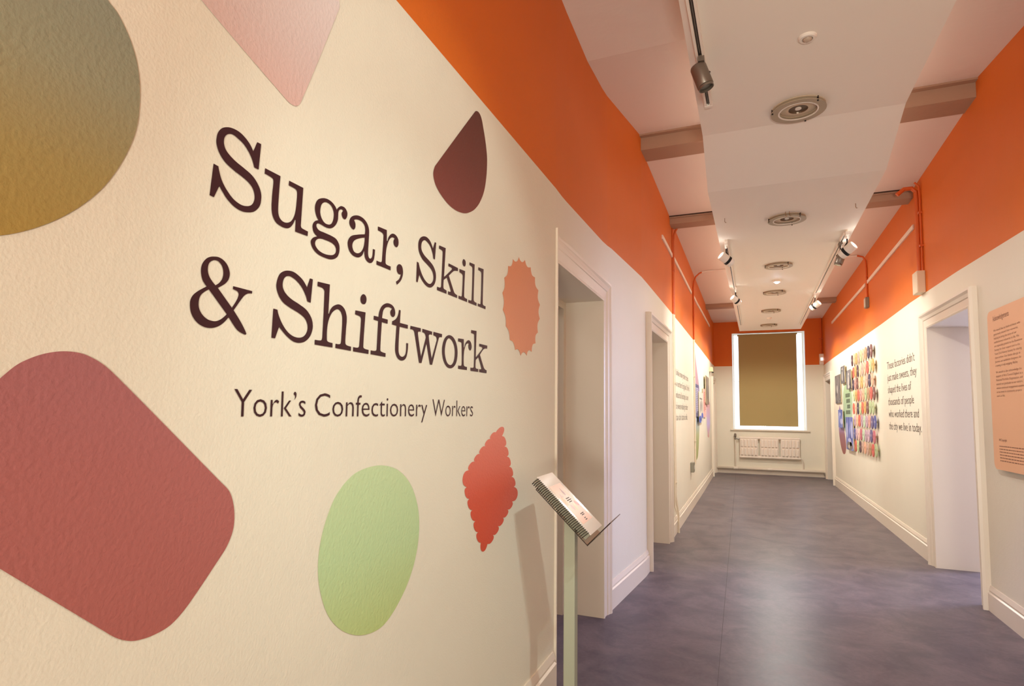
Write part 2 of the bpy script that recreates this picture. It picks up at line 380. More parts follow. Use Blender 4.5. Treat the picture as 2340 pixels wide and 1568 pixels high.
# window: frame, sashes, glass, sill
w1 = empty('window_1', ((WX0+WX1)/2, YE+.25, WZ0), kind='structure')
FRM = mat('white_gloss', (240, 238, 232), .35)
yb = YE+.24; a, b = WX0+.03, WX1-.03
MB().box((a-.02, yb, WZ0), (a+.008, yb+.06, WZ1)).box((b-.008, yb, WZ0), (b+.02, yb+.06, WZ1)).box((a+.008, yb, WZ1-.012), (b-.008, yb+.06, WZ1)).box((a+.008, yb, WZ0-.01), (b-.008, yb+.06, WZ0+.004)).build('window_frame', FRM, w1)
zm = (WZ0+WZ1)/2
MB().box((a+.008, yb+.02, zm-.006), (b-.008, yb+.04, zm+.006)).build('meeting_rail', FRM, w1)
PANE = glass_mat('window_glass', (.97, .99, 1))
for z0, z1_ in ((WZ0+.004, zm-.006), (zm+.006, WZ1-.012)):
    MB().box((a+.008, yb+.028, z0), (b-.008, yb+.032, z1_)).build('pane', PANE, w1)
bevel(MB().box((WX0-.06, YE-.045, WZ0-.03), (WX1+.06, YE+.02, WZ0)).build('window_sill', TRIM, w1), .006)
# ------------------------------------------------------------------ suspended ceiling raft
ra = [(Y0+.2, 3.3), (4.3, 3.3), (5.02, 3.15), (13.76, 3.15)]
RL = [(Y0, -.30), (4.3, -.262), (5.02, -.273), (13.76, -.152)]
RR = [(Y0, .90), (4.3, .93), (5.02, .95), (13.76, 1.016)]
def rz(y): return lerp_tab(ra, y)
raft = empty('ceiling_raft', (.35, 5, 3.3), 'long off-white suspended ceiling raft running down the corridor', 'ceiling raft')
for k, ((y_a, z_a), (y_b, z_b)) in enumerate(zip(ra, ra[1:])):
    v = []
    for y, z in ((y_a, z_a), (y_b, z_b)):
        l, r_ = lerp_tab(RL, y), lerp_tab(RR, y); v += [(l, y, z), (r_, y, z), (r_, y, z+.06), (l, y, z+.06)]
    MB().add(v, [[0, 1, 5, 4], [1, 2, 6, 5], [2, 3, 7, 6], [3, 0, 4, 7], [0, 3, 2, 1], [4, 5, 6, 7]]).build('raft_panel', RAFT, raft)
for y in (0, 3, 6, 9, 12.5):
    for x in (-.05, .75): MB().tube([(x, y, rz(y)+.05), (x, y, lerp_tab(CE_TAB, y)+.01)], .006, 6).build('hanger_rod', GREY, raft)
def on_raft(u, v):
    p = on_z(u, v, 3.15)
    for _ in range(8): p = on_z(u, v, rz(p.y))
    return p

def solo(o, label, cat, group=None):
    """a one-mesh thing: origin to the middle of its bottom"""
    vs = [v.co for v in o.data.vertices]
    c = Vector((sum(v.x for v in vs)/len(vs), sum(v.y for v in vs)/len(vs), min(v.z for v in vs)))
    o.data.transform(Matrix.Translation(-c)); o.location = c
    return tag(o, label, cat, group)
# ------------------------------------------------------------------ vinyl shapes and lettering on the title wall
def parse(s):
    out = []
    for t in s.split():
        c = t[0] == 'c'; x, y = t.lstrip('c').split(','); out.append((float(x), float(y), c))
    return out
def smooth_loop(pts, seg=7):
    n = len(pts); res = []
    for i in range(n):
        p0, p1, p2, p3 = pts[i-1], pts[i], pts[(i+1) % n], pts[(i+2) % n]
        A, B = Vector(p1[:2]), Vector(p2[:2]); res.append(A)
        if p1[2] and p2[2]: continue
        L = (B-A).length
        t1 = (B-Vector(p0[:2])).normalized()*L if not p1[2] else None
        t2 = (Vector(p3[:2])-A).normalized()*L if not p2[2] else None
        if t1 is None: t1 = (B-A)*1.5 - t2*.5
        if t2 is None: t2 = (B-A)*1.5 - t1*.5
        for k in range(1, seg):
            t = k/seg; t_2 = t*t; t_3 = t_2*t
            res.append(A*(2*t_3-3*t_2+1) + t1*(t_3-2*t_2+t) + B*(-2*t_3+3*t_2) + t2*(t_3-t_2))
    return res
XW = -.893
def vinyl(name, contours, ox, oy, sc, m, parent=None, off=.0012, wall=None, seg=7):
    loops = []
    for c in contours:
        l = smooth_loop(parse(c) if isinstance(c, str) else c, seg)
        loops.append([(on_x(ox+p.x/sc, oy+p.y/sc, XW+off) if wall is None else wall(ox+p.x/sc, oy+p.y/sc, off)) for p in l])
    v = [p for l in loops for p in l]
    inside = lambda l: all(min(p.y for p in loops[0]) < q.y < max(p.y for p in loops[0]) and min(p.z for p in loops[0]) < q.z < max(p.z for p in loops[0]) for q in l)
    holes = [l for l in loops[1:] if inside(l)]
    if len(holes) == len(loops)-1: tri = tessellate_polygon(loops)
    else:                                                       # a stem and its dot
        tri = []; n0 = 0
        for l in loops: tri += [tuple(i+n0 for i in t) for t in tessellate_polygon([l])]; n0 += len(l)
    fx = []
    s = 1 if (wall is None or wall is on_l) else -1
    for t in tri:
        nrm = (v[t[1]]-v[t[0]]).cross(v[t[2]]-v[t[0]])
        fx.append(list(t) if nrm.x*s > 0 else list(t)[::-1])
    return link(name, v, fx, m, parent)
A_ = (470, 270, 5.808); B_ = (690, 420, 6.031); C_ = (920, 520, 7.467); D_ = (420, 570, 7.467); E_ = (600, 600, 6.819); F_ = (800, 660, 7.091)
GL = [
 (A_, ["c685,318 c737,345 c703,683 c645,655 620,560 575,455 505,345 420,262 375,226 325,208 280,220 250,260 243,330 262,405 310,480 400,575 510,665 620,765 690,870 732,980 738,1070 715,1170 650,1235 570,1250 480,1235 380,1175 290,1080 225,980 c182,900 c108,1050 c52,1022 c105,603 c168,638 190,745 225,850 290,970 375,1080 470,1150 550,1168 610,1150 645,1090 648,1020 625,935 570,855 480,775 370,690 260,585 190,480 150,370 142,290 165,190 215,135 285,120 360,135 450,185 530,265 590,350 c632,440"]),
 (A_, ["c790,664 c993,770 963,1180 970,1290 1010,1360 1070,1388 1130,1370 1175,1300 1198,1200 1210,1080 1214,990 1205,955 1175,930 c1103,893 c1108,830 c1296,926 c1263,1425 1272,1455 1300,1475 c1358,1505 c1353,1566 c1187,1505 c1195,1348 c1185,1348 1150,1420 1110,1455 1065,1460 1000,1435 930,1380 888,1290 875,1190 885,1000 900,850 895,810 865,782 c783,735"]),
 (B_, ["c480,358 500,330 540,308 590,330 622,385 626,430 612,475 590,490 562,465 548,420 553,392 c570,372 545,352 520,358 504,388 500,440 495,500 470,560 430,600 385,613 330,600 270,565 220,545 201,562 204,597 235,640 300,670 400,715 470,760 510,830 518,890 510,960 480,1015 410,1042 330,1025 220,970 150,890 122,810 132,765 165,737 c213,727 165,670 147,600 155,545 185,512 c228,503 195,430 180,340 190,270 225,215 290,198 350,210 410,250 455,305",
       "320,252 365,268 405,305 433,370 440,430 430,500 405,550 370,563 315,540 270,470 252,390 262,310 285,268", "250,755 310,770 400,808 450,850 470,900 465,945 440,975 400,984 320,970 240,925 190,860 182,810 205,768"]),
 (B_, ["710,630 680,605 655,550 660,490 690,450 745,435 800,447 860,490 905,560 925,640 922,760 912,950 920,1010 942,1032 965,1010 974,960 c977,897 c1008,910 1000,1000 985,1060 950,1092 905,1075 870,1020 861,960 c860,930 c853,930 830,985 795,1010 755,1013 700,985 655,925 632,840 640,770 680,720 750,703 c868,697 873,640 865,580 835,530 790,500 745,490 c718,500 735,540 738,585 729,618",
       "c866,742 790,752 725,780 697,830 697,880 720,935 765,958 810,940 845,885 862,810"]),
 (B_, ["c1048,588 c1170,638 c1170,785 c1180,788 1200,725 1245,688 1290,705 1325,760 1332,820 1322,860 1302,875 1272,845 1262,795 c1278,752 1245,738 1212,760 1180,830 1160,930 1152,1080 1158,1105 1180,1122 c1223,1140 c1222,1193 c1027,1113 c1028,1058 1085,1080 1100,1070 1106,1020 1125,720 1118,690 1095,668 c1047,640"]),
 (B_, ["1340,1108 1375,1130 1393,1200 1388,1270 1360,1340 c1308,1393 c1297,1348 1340,1310 c1363,1248 1340,1247 1318,1225 1307,1180 1312,1130"]),
 (C_, ["c550,248 c574,262 c552,545 c525,530 510,430 470,315 420,245 375,215 338,240 320,300 325,380 370,470 450,560 520,650 560,750 570,840 555,940 520,1000 465,1024 400,990 345,920 310,860 c288,803 c257,935 c232,920 c245,582 c275,600 300,710 345,830 400,920 460,963 500,940 525,880 520,790 490,715 420,630 340,540 290,440 270,340 275,240 305,175 360,150 420,170 475,240 c518,357"]),
 (C_, ["c627,305 c736,352 c707,838 c715,838 835,720 843,700 825,680 c782,660 c784,610 c945,692 c943,745 900,738 870,745 c790,822 865,1060 885,1115 910,1140 c932,1155 c930,1203 c775,1140 c775,1085 810,1098 822,1088 815,1050 c755,855 c702,893 697,1010 705,1045 730,1062 c752,1078 c750,1132 c588,1066 c589,1008 640,1025 655,1010 660,960 685,430 680,400 660,380 c621,358"]),
 (C_, ["c971,706 c1067,744 1050,1165 1060,1195 c1102,1220 c1100,1272 c954,1212 c956,1160 1000,1175 1012,1160 1027,830 1020,800 1000,780 c970,762", "1045,540 1070,565 1078,610 1070,655 1055,665 1032,640 1022,590 1030,550"]),
 (C_, ["c1143,593 c1231,631 1213,1230 1225,1262 c1263,1286 c1261,1337 c1122,1280 c1124,1232 1165,1247 1178,1235 1193,700 1185,670 c1141,640"]),
 (C_, ["c1293,678 c1383,712 1368,1295 1378,1325 c1417,1345 c1415,1394 c1283,1341 c1284,1293 1320,1307 1332,1295 1345,790 1335,755 c1291,725"]),
 (D_, ["515,122 600,135 690,195 755,290 785,410 765,510 710,580 c580,655 c820,995 900,870 935,780 930,740 905,710 c838,678 c842,627 c1168,712 c1165,755 1100,752 1050,775 1010,815 c850,1040 950,1200 1020,1330 1065,1435 1055,1455 1010,1440 940,1400 890,1350 c765,1157 680,1250 580,1315 465,1342 340,1320 220,1240 135,1110 105,960 125,830 200,740 c390,632 320,520 293,380 310,260 370,170 440,130",
       "525,183 590,205 650,280 675,385 660,490 610,565 c540,613 450,490 413,380 420,270 460,205", "c428,682 c733,1105 650,1180 570,1220 500,1224 400,1190 310,1105 260,1000 255,890 285,790 350,725"]),
 (E_, ["c740,246 c784,263 c750,627 c698,607 670,510 610,385 530,285 450,225 400,210 350,230 318,300 318,390 360,480 450,570 570,650 680,735 750,840 778,930 780,1030 740,1150 660,1230 570,1252 480,1230 380,1150 310,1070 c258,1002 c195,1182 c138,1172 c168,717 c232,735 255,830 310,960 390,1080 480,1150 570,1172 640,1150 690,1080 702,1000 685,920 640,850 560,785 430,705 320,620 255,520 218,400 220,310 260,190 320,140 400,126 490,150 580,220 640,290 c692,387"]),
 (E_, ["c860,297 c1050,343 c1025,797 c1035,797 1080,700 1165,653 1230,670 1285,740 1312,860 1300,1050 1290,1250 1305,1285 c1379,1312 c1377,1377 c1135,1332 c1137,1265 1200,1272 1220,1250 1230,1150 1243,870 1225,780 1190,735 1150,730 1090,775 1040,870 1010,1000 1002,1190 1015,1230 c1091,1255 c1090,1325 c812,1278 c815,1203 895,1215 920,1205 932,1150 965,460 955,420 930,395 c856,368"]),
 (E_, ["c1447,745 c1606,777 1570,1310 1585,1340 c1653,1362 c1650,1425 c1410,1384 c1412,1317 1480,1327 1502,1310 1510,1250 1535,890 1525,850 1500,830 c1443,808", "1575,493 1610,525 1620,580 1605,635 1575,650 1540,625 1526,570 1540,515"]),
 (F_, ["c385,437 c460,455 480,350 520,275 590,235 660,250 710,300 732,380 722,440 695,458 665,435 652,385 662,345 c682,328 660,310 620,296 575,305 540,350 525,420 c520,475 c611,500 c608,567 c515,540 490,985 500,1015 c576,1045 c573,1105 c333,1060 c335,997 400,1007 425,995 432,950 c455,522 c382,500"]),
 (F_, ["c793,340 c820,348 c808,553 c937,587 c935,647 c803,615 785,980 800,1070 845,1103 890,1070 907,1000 c910,880 c942,885 930,1030 900,1130 845,1163 785,1140 745,1070 730,980 742,760 c752,600 c680,578 c682,525 740,490 775,430"]),
 (F_, ["c978,600 c1147,640 c1145,697 1107,697 1100,730 c1150,1098 c1228,790 1215,735 1195,712 c1170,703 c1172,648 c1330,695 c1327,750 1290,740 1275,770 c1323,1130 c1405,830 1400,790 1385,770 c1349,755 c1351,697 c1491,735 c1488,788 1450,785 1435,815 c1330,1233 c1293,1228 c1238,885 c1157,1205 c1118,1200 c1045,720 1030,675 1010,660 c976,655"]),
 (F_, ["1610,752 1670,785 1720,880 1742,1020 1725,1180 1680,1265 1620,1288 1560,1255 1510,1150 1490,1000 1510,860 1555,775", "1605,803 1650,840 1685,920 1697,1030 1685,1150 1655,1220 1620,1237 1575,1200 1545,1110 1535,1000 1550,890 1575,825"]),
 (F_, ["c1752,803 c1843,817 c1843,950 c1852,950 1875,870 1920,833 1955,865 1970,930 1962,985 1945,1000 1925,975 1917,920 c1925,892 1905,885 1880,905 1855,980 1843,1080 1843,1230 1855,1255 c1894,1268 c1893,1318 c1750,1296 c1752,1243 1795,1248 1806,1235 1810,1190 1808,900 1800,870 c1750,855"]),
 (F_, ["c1963,668 c2050,685 c2037,1103 c2047,1100 2135,985 2145,965 2135,945 c2093,935 c2094,890 c2224,922 c2221,972 2185,970 2160,985 c2105,1070 2165,1270 2185,1305 c2213,1322 c2212,1370 c2092,1350 c2093,1303 2118,1305 2128,1295 c2078,1110 c2037,1155 2033,1270 2045,1292 c2077,1300 c2076,1348 c1950,1328 c1951,1277 1990,1280 2005,1265 2012,750 2000,730 c1961,717"]),
]
title = empty('title_lettering', (XW, 1.5, 1.5), 'large dark plum serif title lettering, two lines, on the cream left wall', 'lettering')
for fr, cs in GL: vinyl('letter', cs, *fr, PLUM, title)

_tc = {}
def text_geo(body, offset=0.0):
    k = (body, offset)
    if k not in _tc:
        c = bpy.data.curves.new('t', 'FONT'); c.body = body; c.size = 1; c.offset = offset; c.resolution_u = 3
        o = bpy.data.objects.new('t', c); COL.objects.link(o)
        dg = bpy.context.evaluated_depsgraph_get(); me = o.evaluated_get(dg).to_mesh()
        _tc[k] = ([v.co.copy() for v in me.vertices], [list(p.vertices) for p in me.polygons])
        o.evaluated_get(dg).to_mesh_clear(); bpy.data.objects.remove(o); bpy.data.curves.remove(c)
    return _tc[k]
def wall_text(name, body, y, z, sgn, sxx, szz, fn, side, off, m, parent, offset=0.0):
    """flat lettering on a side wall: sgn=+1 reads towards +Y (left wall), -1 the other way"""
    v, f = text_geo(body, offset)
    P = [(fn(y+sgn*p.x*sxx)+side*off, y+sgn*p.x*sxx, z+p.y*szz) for p in v]
    o = link(name, P, f, m, parent)
    bm = bmesh.new(); bm.from_mesh(o.data)
    for q in bm.faces:
        q.normal_update()
        if q.normal.x*side < 0: q.normal_flip()
    bm.to_mesh(o.data); bm.free(); o['kind'] = 'stuff'; return o
def text_w(body, offset=0.0):
    v, _ = text_geo(body, offset); return max(p.x for p in v)
def letters_of(wd, y, z, k, kz, parent):
    v, f = text_geo(wd, -.010); par = list(range(len(v)))
    def root(i):
        while par[i] != i: par[i] = par[par[i]]; i = par[i]
        return i
    for q in f:
        for i in q[1:]: par[root(i)] = root(q[0])
    isl = {}
    for i in range(len(v)): isl.setdefault(root(i), []).append(i)
    boxes = sorted([[min(v[i].x for i in g), max(v[i].x for i in g), {rt_}] for rt_, g in isl.items()])
    out = []
    for b in boxes:
        if out and b[0] < out[-1][1]-.04 and (b[1] <= out[-1][1]+.02): out[-1][2] |= b[2]
        else: out.append(b)
    for b in out:
        fs = [q for q in f if root(q[0]) in b[2]]; ids = sorted({i for q in fs for i in q}); mp = {i: n for n, i in enumerate(ids)}
        o = link('letter', [(XW+.0012, y+v[i].x*k, z+v[i].y*kz) for i in ids], [[mp[i] for i in q] for q in fs], PLUM, parent)
        if o.data.polygons[0].normal.x < 0: o.data.flip_normals()
# subtitle line
sub = empty('subtitle_lettering', (XW, 1.9, 1.3), 'thin plum sans-serif subtitle lettering below the title on the left wall', 'lettering')
pa, pb, pc = on_x(547, 953, XW), on_x(1080, 954, XW), on_x(533, 890, XW)
kz = (pc.z-pa.z)/.66
for wd, u0, u1 in (("York\u2019s", 532, 697), ("Confectionery", 718, 975), ("Workers", 987, 1080)):
    ya, yb_ = on_x(u0, 950, XW).y, on_x(u1, 950, XW).y; v_, _f = text_geo(wd, -.010); m0 = min(p.x for p in v_); k = (yb_-ya)/(text_w(wd, -.010)-m0)
    letters_of(wd, ya-m0*k, pa.z, k, kz, sub)
# seven vinyl sweets
G = 'vinyl sweet shapes on the title wall'
def sweet(name, cs, fr, m, label, seg=8):
    return solo(vinyl(name, cs, *fr, m, None, .0012, None, seg), label, 'wall decal', G)
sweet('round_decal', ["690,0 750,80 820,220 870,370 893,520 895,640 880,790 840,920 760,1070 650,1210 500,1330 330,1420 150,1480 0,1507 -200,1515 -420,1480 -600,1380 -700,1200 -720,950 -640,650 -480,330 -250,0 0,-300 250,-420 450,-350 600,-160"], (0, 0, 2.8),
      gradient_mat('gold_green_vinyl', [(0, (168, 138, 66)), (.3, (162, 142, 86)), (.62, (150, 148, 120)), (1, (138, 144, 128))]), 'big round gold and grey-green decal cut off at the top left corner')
sweet('rounded_triangle_decal', ["1250,-47 1835,640 1870,670 1900,678 1925,655 2165,70 2173,30 2160,-20 2110,-60 1400,-135 1270,-125 1235,-90"], (0, 0, 2.8),
      gradient_mat('lilac_vinyl', [(0, (216, 178, 168)), (.4, (216, 192, 186)), (1, (226, 212, 208))]), 'pale lilac rounded triangle decal pointing down above the title')
sweet('teardrop_decal', ["607,76 640,95 672,165 700,310 725,470 743,640 745,760 735,930 705,1110 650,1250 580,1340 500,1380 440,1383 350,1350 250,1270 150,1140 90,1030 62,930 58,860 75,790 95,758 585,92"], (980, 240, 5.6),
      gradient_mat('brown_vinyl_print', [(0, (128, 64, 56)), (.5, (106, 52, 44)), (1, (88, 40, 32))]), 'dark brown teardrop decal at the right above the title')
tips = [(368,152),(447,190),(520,285),(575,415),(618,580),(638,765),(636,945),(612,1120),(582,1260),(533,1370),(470,1420),(392,1420),(320,1345),(252,1217),(200,1040),(163,828),(157,612),(182,418),(230,268),(292,178)]
burst = []
for a, b in zip(tips, tips[1:]+tips[:1]):
    mx, my = (a[0]+b[0])/2, (a[1]+b[1])/2; burst += [(*a, True), (mx+(400-mx)*.075, my+(790-my)*.075, False)]
sweet('scalloped_oval_decal', [burst], (1120, 560, 5.6), gradient_mat('peach_vinyl', [(0, (226, 150, 112)), (1, (214, 130, 82))]), 'peach scalloped oval decal beside the first left doorway')
val = [(455,138),(398,215),(340,295),(278,382),(220,468),(155,562),(130,752),(160,885),(193,1010),(228,1133),(258,1257),(288,1375),(362,1388),(423,1287),(480,1188),(535,1093),(587,1002),(637,913),(658,748),(630,637),(604,523),(580,410),(553,297),(525,180)]
lob = []
for a, b in zip(val, val[1:]+val[:1]):
    A, B = Vector(a), Vector(b); M = (A+B)/2; L = (B-A).length; nrm = Vector((-(B-A).y, (B-A).x)).normalized()
    if (M+nrm*10-Vector((385, 780))).length < (M-Vector((385, 780))).length: nrm = -nrm
    k = {(155,562): .30, (288,1375): 1.25, (637,913): .32, (525,180): 1.15}.get(a, .26)
    dd = (B-A)
    lob += [(*a, True), (*(A+dd*.14+nrm*L*k*.72), False), (*(M+nrm*L*k), False), (*(A+dd*.86+nrm*L*k*.72), False)]
sweet('scalloped_diamond_decal', [lob], (1040, 960, 4.9), gradient_mat('coral_vinyl', [(0, (212, 76, 44)), (.45, (216, 90, 64)), (1, (228, 128, 108))]), 'coral red scalloped diamond decal left of the booklet stand', 4)
sweet('oval_decal', ["876,1064 910,1075 937,1105 953,1150 958,1195 954,1250 940,1310 915,1370 880,1425 850,1446 815,1452 780,1440 752,1410 735,1365 727,1310 731,1250 745,1190 770,1130 805,1087 840,1069"], (0, 0, 1),
      gradient_mat('green_vinyl', [(0, (186, 202, 132)), (.5, (188, 213, 160)), (1, (196, 217, 168))]), 'pale green oval decal low on the left wall')
sweet('rounded_square_decal', ["0,185 80,120 150,85 230,60 320,50 410,62 490,100 560,155 1095,697 1140,745 1160,800 1167,870 1160,940 1130,1020 1080,1100 960,1280 900,1360 840,1420 760,1465 690,1488 640,1492 580,1478 520,1445 0,1133 -330,935 -420,840 -450,700 -380,540 -200,350"], (0, 780, 2.1786),
      gradient_mat('mauve_vinyl', [(0, (172, 98, 90)), (.6, (172, 101, 97)), (1, (168, 104, 106))]), 'large mauve rounded square decal at the lower left')

# ------------------------------------------------------------------ booklet stand
stand = empty('booklet_stand', (-.662, 2.36, 0), 'slim grey-green metal stand with a clear tilted tray in the left doorway', 'display stand')
SAGE = mat('sage_metal', (170, 172, 150), .4, .15)
bevel(MB().box((-.685, 2.337, .012), (-.639, 2.383, .93)).build('post', SAGE, stand), .004)
bevel(MB().box((-.80, 2.22, 0), (-.525, 2.50, .012)).build('base_plate', SAGE, stand), .003)
TH = .7705
dv = Vector((math.cos(TH), .03, -math.sin(TH))).normalized(); sv = Vector((-.03, 1, 0)).normalized(); nv = sv.cross(dv)*-1
if nv.z < 0: nv = -nv
TA = Vector((-.763, 2.242, 1.099))
def tp(s, d_, n): return TA + sv*s + dv*d_ + nv*n
ACR = glass_mat('clear_acrylic', (.90, .88, .84))
EDGE = mat('acrylic_edge', (46, 36, 32), .15)
def slab(s0, s1, d0, d1, n0, n1, name, m, parent, r=0):
    if r:
        loop = []
        for cx_, cy_, a0 in ((s1-r, d1-r, 0), (s0+r, d1-r, 90), (s0+r, d0+r, 180), (s1-r, d0+r, 270)):
            for k in range(5):
                t = math.radians(a0+k*22.5); loop.append(tp(cx_+r*math.cos(t), cy_+r*math.sin(t), n0))
        mb = MB().prism(loop, nv*(n1-n0))
    else:
        v = [tp(s, d_, n) for n in (n0, n1) for d_ in (d0, d1) for s in (s0, s1)]
        mb = MB().add(v, [[0, 1, 3, 2], [4, 6, 7, 5], [0, 4, 5, 1], [2, 3, 7, 6], [0, 2, 6, 4], [1, 5, 7, 3]])
    return mb.build(name, m, parent)
tray = slab(-.012, .235, .03, .312, -.037, -.033, 'tray', ACR, stand)
lipv = [tp(s, .308, n) for s in (-.012, .235) for n in (-.037, .085)]
mb = MB()
loop = [tp(-.012, .308, -.037), tp(.235, .308, -.037), tp(.235, .308, .07), tp(.22, .308, .085), tp(.003, .308, .085), tp(-.012, .308, .07)]
lip = mb.prism(loop, dv*.004).build('tray_lip', ACR, stand)
def rodpts(ps, r, nm, par): return MB().tube(ps, r, 6).build(nm, EDGE, par)
rodpts([tp(-.012, .03, -.035), tp(-.012, .045, -.035), tp(-.012, .312, -.035)], .0016, 'edge', tray)
rodpts([tp(-.012, .03, -.035), tp(.235, .03, -.035)], .0012, 'edge', tray)
rodpts([tp(-.012, .312, -.036), tp(.235, .312, -.036)], .0016, 'edge', lip)
rodpts([tp(-.012, .310, -.036), tp(-.012, .310, .07), tp(.003, .310, .085), tp(.22, .310, .085), tp(.235, .310, .07), tp(.235, .310, -.036)], .0012, 'edge', lip)
MB().tube([(-.662, 2.36, .86), (-.662, 2.36, .93), tuple(tp(.118, .145, -.038))], .014, 8).build('tray_bracket', DARK, stand)
bk = empty('spiral_booklet', tuple(tp(.1, .297, -.03)), 'spiral-bound white booklet with a peach cover on the clear tray', 'booklet')
PAPER = mat('paper', (236, 228, 220), .5); PEACH = mat('peach_print', (232, 178, 150), .3)
slab(.006, .217, 0, .291, -.031, -.004, 'pages', mat('shaded_page_edges', (150, 146, 126), .7), bk)  # shadow on the page edges is put into this grey-green
cov = slab(.004, .219, -.002, .293, -.004, -.002, 'cover', mat('cover_gloss', (238, 230, 222), .12), bk)
slab(.03, .19, .055, .245, -.002, -.0012, 'cover_print', PEACH, cov)
def flake(pts, col, nm='printed_shape'):
    MB().add([tp(s, d_, -.0008) for s, d_ in pts], [list(range(len(pts)))]).build(nm, mat('print_%d_%d_%d' % col, col, .3), cov)
def ov(cs, cd_, rs, rd, rot=0, n=14):
    return [(cs+rs*math.cos(2*math.pi*k/n)*math.cos(rot)-rd*math.sin(2*math.pi*k/n)*math.sin(rot), cd_+rs*math.cos(2*math.pi*k/n)*math.sin(rot)+rd*math.sin(2*math.pi*k/n)*math.cos(rot)) for k in range(n)]
flake([(.125, .072), (.135, .098), (.132, .112), (.118, .112), (.114, .098)], (150, 78, 72))
flake([(.07, .094), (.085, .118), (.058, .116)], (190, 140, 124))
flake(ov(.165, .110, .018, .014), (240, 170, 130)); flake(ov(.055, .135, .014, .022, .4), (214, 150, 80))
flake(ov(.165, .162, .02, .012, .5), (206, 96, 84)); flake(ov(.12, .172, .01, .02, .6), (196, 190, 130)); flake(ov(.08, .17, .014, .014), (216, 140, 130))
for k, (d_, a, b) in enumerate([(.125, .09, .14), (.134, .085, .145), (.143, .095, .135), (.205, .095, .145), (.212, .10, .14), (.226, .10, .12), (.234, .098, .122)]):
    slab(a, b, d_, d_+.004, -.0012, -.0007, 'text_line', BROWN, cov)
coil = MB()
for k in range(34):
    d_ = .006+k*.0083
    ring = [tp(.006+.014*math.cos(t)-.006, d_+.002*math.sin(t), -.018+.017*math.sin(t)) for t in [2*math.pi*i/14 for i in range(15)]]
    coil.tube(ring, .0014, 5)
cl = coil.build('spiral_binding', DARK, bk); cl['kind'] = 'stuff'

# ------------------------------------------------------------------ wall quotes, panels and photographs
def lines_on(name, lines, tl, bl, right_ref, fn, onw, sgn, side, m, label, cap=.72, lead=1.32, offset=-.003, ref=None):
    """tl / bl: baseline starts of the first and last line (pixels); right_ref: where line `ref` ends"""
    p0, p1, pr = onw(*tl), onw(*bl), onw(*right_ref)
    e = empty(name, (fn(p0.y), p0.y, min(p0.z, p1.z)), label, 'lettering')
    ref = len(lines)-1 if ref is None else ref
    k = abs(pr.y-p1.y)/text_w(lines[ref], offset); dz = (p0.z-p1.z)/(len(lines)-1)
    for i, t in enumerate(lines):
        wall_text('line', t, p0.y+(p1.y-p0.y)*i/(len(lines)-1), p0.z-dz*i, sgn, k, dz/lead, fn, side, .0012, m, e, offset)
    return e
lines_on('quote_lettering', ["These factories didn\u2019t", "just make sweets, they", "shaped the lives of", "thousands of people", "who worked there and", "the city we live in today."],
         (2027.3, 845), (2032.6, 981), (2106.5, 986), xr, on_r, -1, -1, BROWN, 'brown six-line quote lettering on the right wall by the doorway', lead=1.12)
lines_on('quote_lettering', ["Unlike many other cities", "in northern England, York\u2019s", "industrial heritage is one", "of sweet-making rather", "than dark satanic mills."],
         (1544.2, 857), (1544.4, 961), (1571, 960), xl, on_l, 1, 1, BROWN, 'brown five-line quote lettering on the left wall past the second doorway', lead=1.13, offset=-.014)

def rrect(a, b, c, d_, r, n=4):
    """rounded rectangle loop: first axis a..b, second axis c..d"""
    L = []
    for cx_, cy_, a0 in ((b-r, d_-r, 0), (a+r, d_-r, 90), (a+r, c+r, 180), (b-r, c+r, 270)):
        for k in range(n+1):
            t = math.radians(a0+90*k/n); L.append((cx_+r*math.cos(t), cy_+r*math.sin(t)))
    return L
BOARD = mat('board_core', (208, 192, 156), .7)
def board(name, side, px, label, cat, face, group=None, t=.012, r=.02, gap=.006, back=None):
    """a panel standing just off a side wall, from its pixel box (left, top, right, bottom)"""
    fn, onw = (xl, on_l) if side > 0 else (xr, on_r)
    u0, v0, u1, v1 = px
    a, b = onw(u0, (v0+v1)/2, gap+t), onw(u1, (v0+v1)/2, gap+t); um = (u0+u1)/2
    z0, z1 = onw(um, v1, gap+t).z, onw(um, v0, gap+t).z
    ya, yb_ = min(a.y, b.y), max(a.y, b.y); ym = (ya+yb_)/2; x = fn(ym)
    e = empty(name, (x, ym, z0), label, cat, group)
    loop = rrect(ya, yb_, z0, z1, r)
    MB().prism([(x+side*gap, y, z) for y, z in loop], (side*t, 0, 0)).build('board', back or BOARD, e)
    MB().prism([(x+side*(gap+t), y, z) for y, z in loop], (side*.0015, 0, 0)).build('print', face, e)
    MB().box((min(x-side*.01, x+side*(gap+.002)), ym-.03, z0+.15*(z1-z0)), (max(x-side*.01, x+side*(gap+.002)), ym+.03, z1-.15*(z1-z0))).build('spacer', DARK, e)
    return e, (x+side*(gap+t+.0017), ya, yb_, z0, z1)
def strips(e, geo, side, n, za, zb_, ya, yb_, m, hh=.35, ragged=.15):
    """unreadable small print: a block of thin flat lines"""
    x, y0, y1, z0, z1 = geo; mb = MB()
    for k in range(n):
        z = z1-(z1-z0)*(za+(zb_-za)*(k+.5)/n); h = (z1-z0)*(zb_-za)/n*hh
        L, R = y0+(y1-y0)*ya, y0+(y1-y0)*yb_
        cut = random.random()*ragged*(R-L)
        if k == n-1: cut = .6*(R-L)
        if side > 0: R -= cut
        else: L += cut
        mb.add([(x, L, z-h), (x, R, z-h), (x, R, z+h), (x, L, z+h)], [[0, 1, 2, 3]])
    o = mb.build('small_print', m, e); o['kind'] = 'stuff'; return o
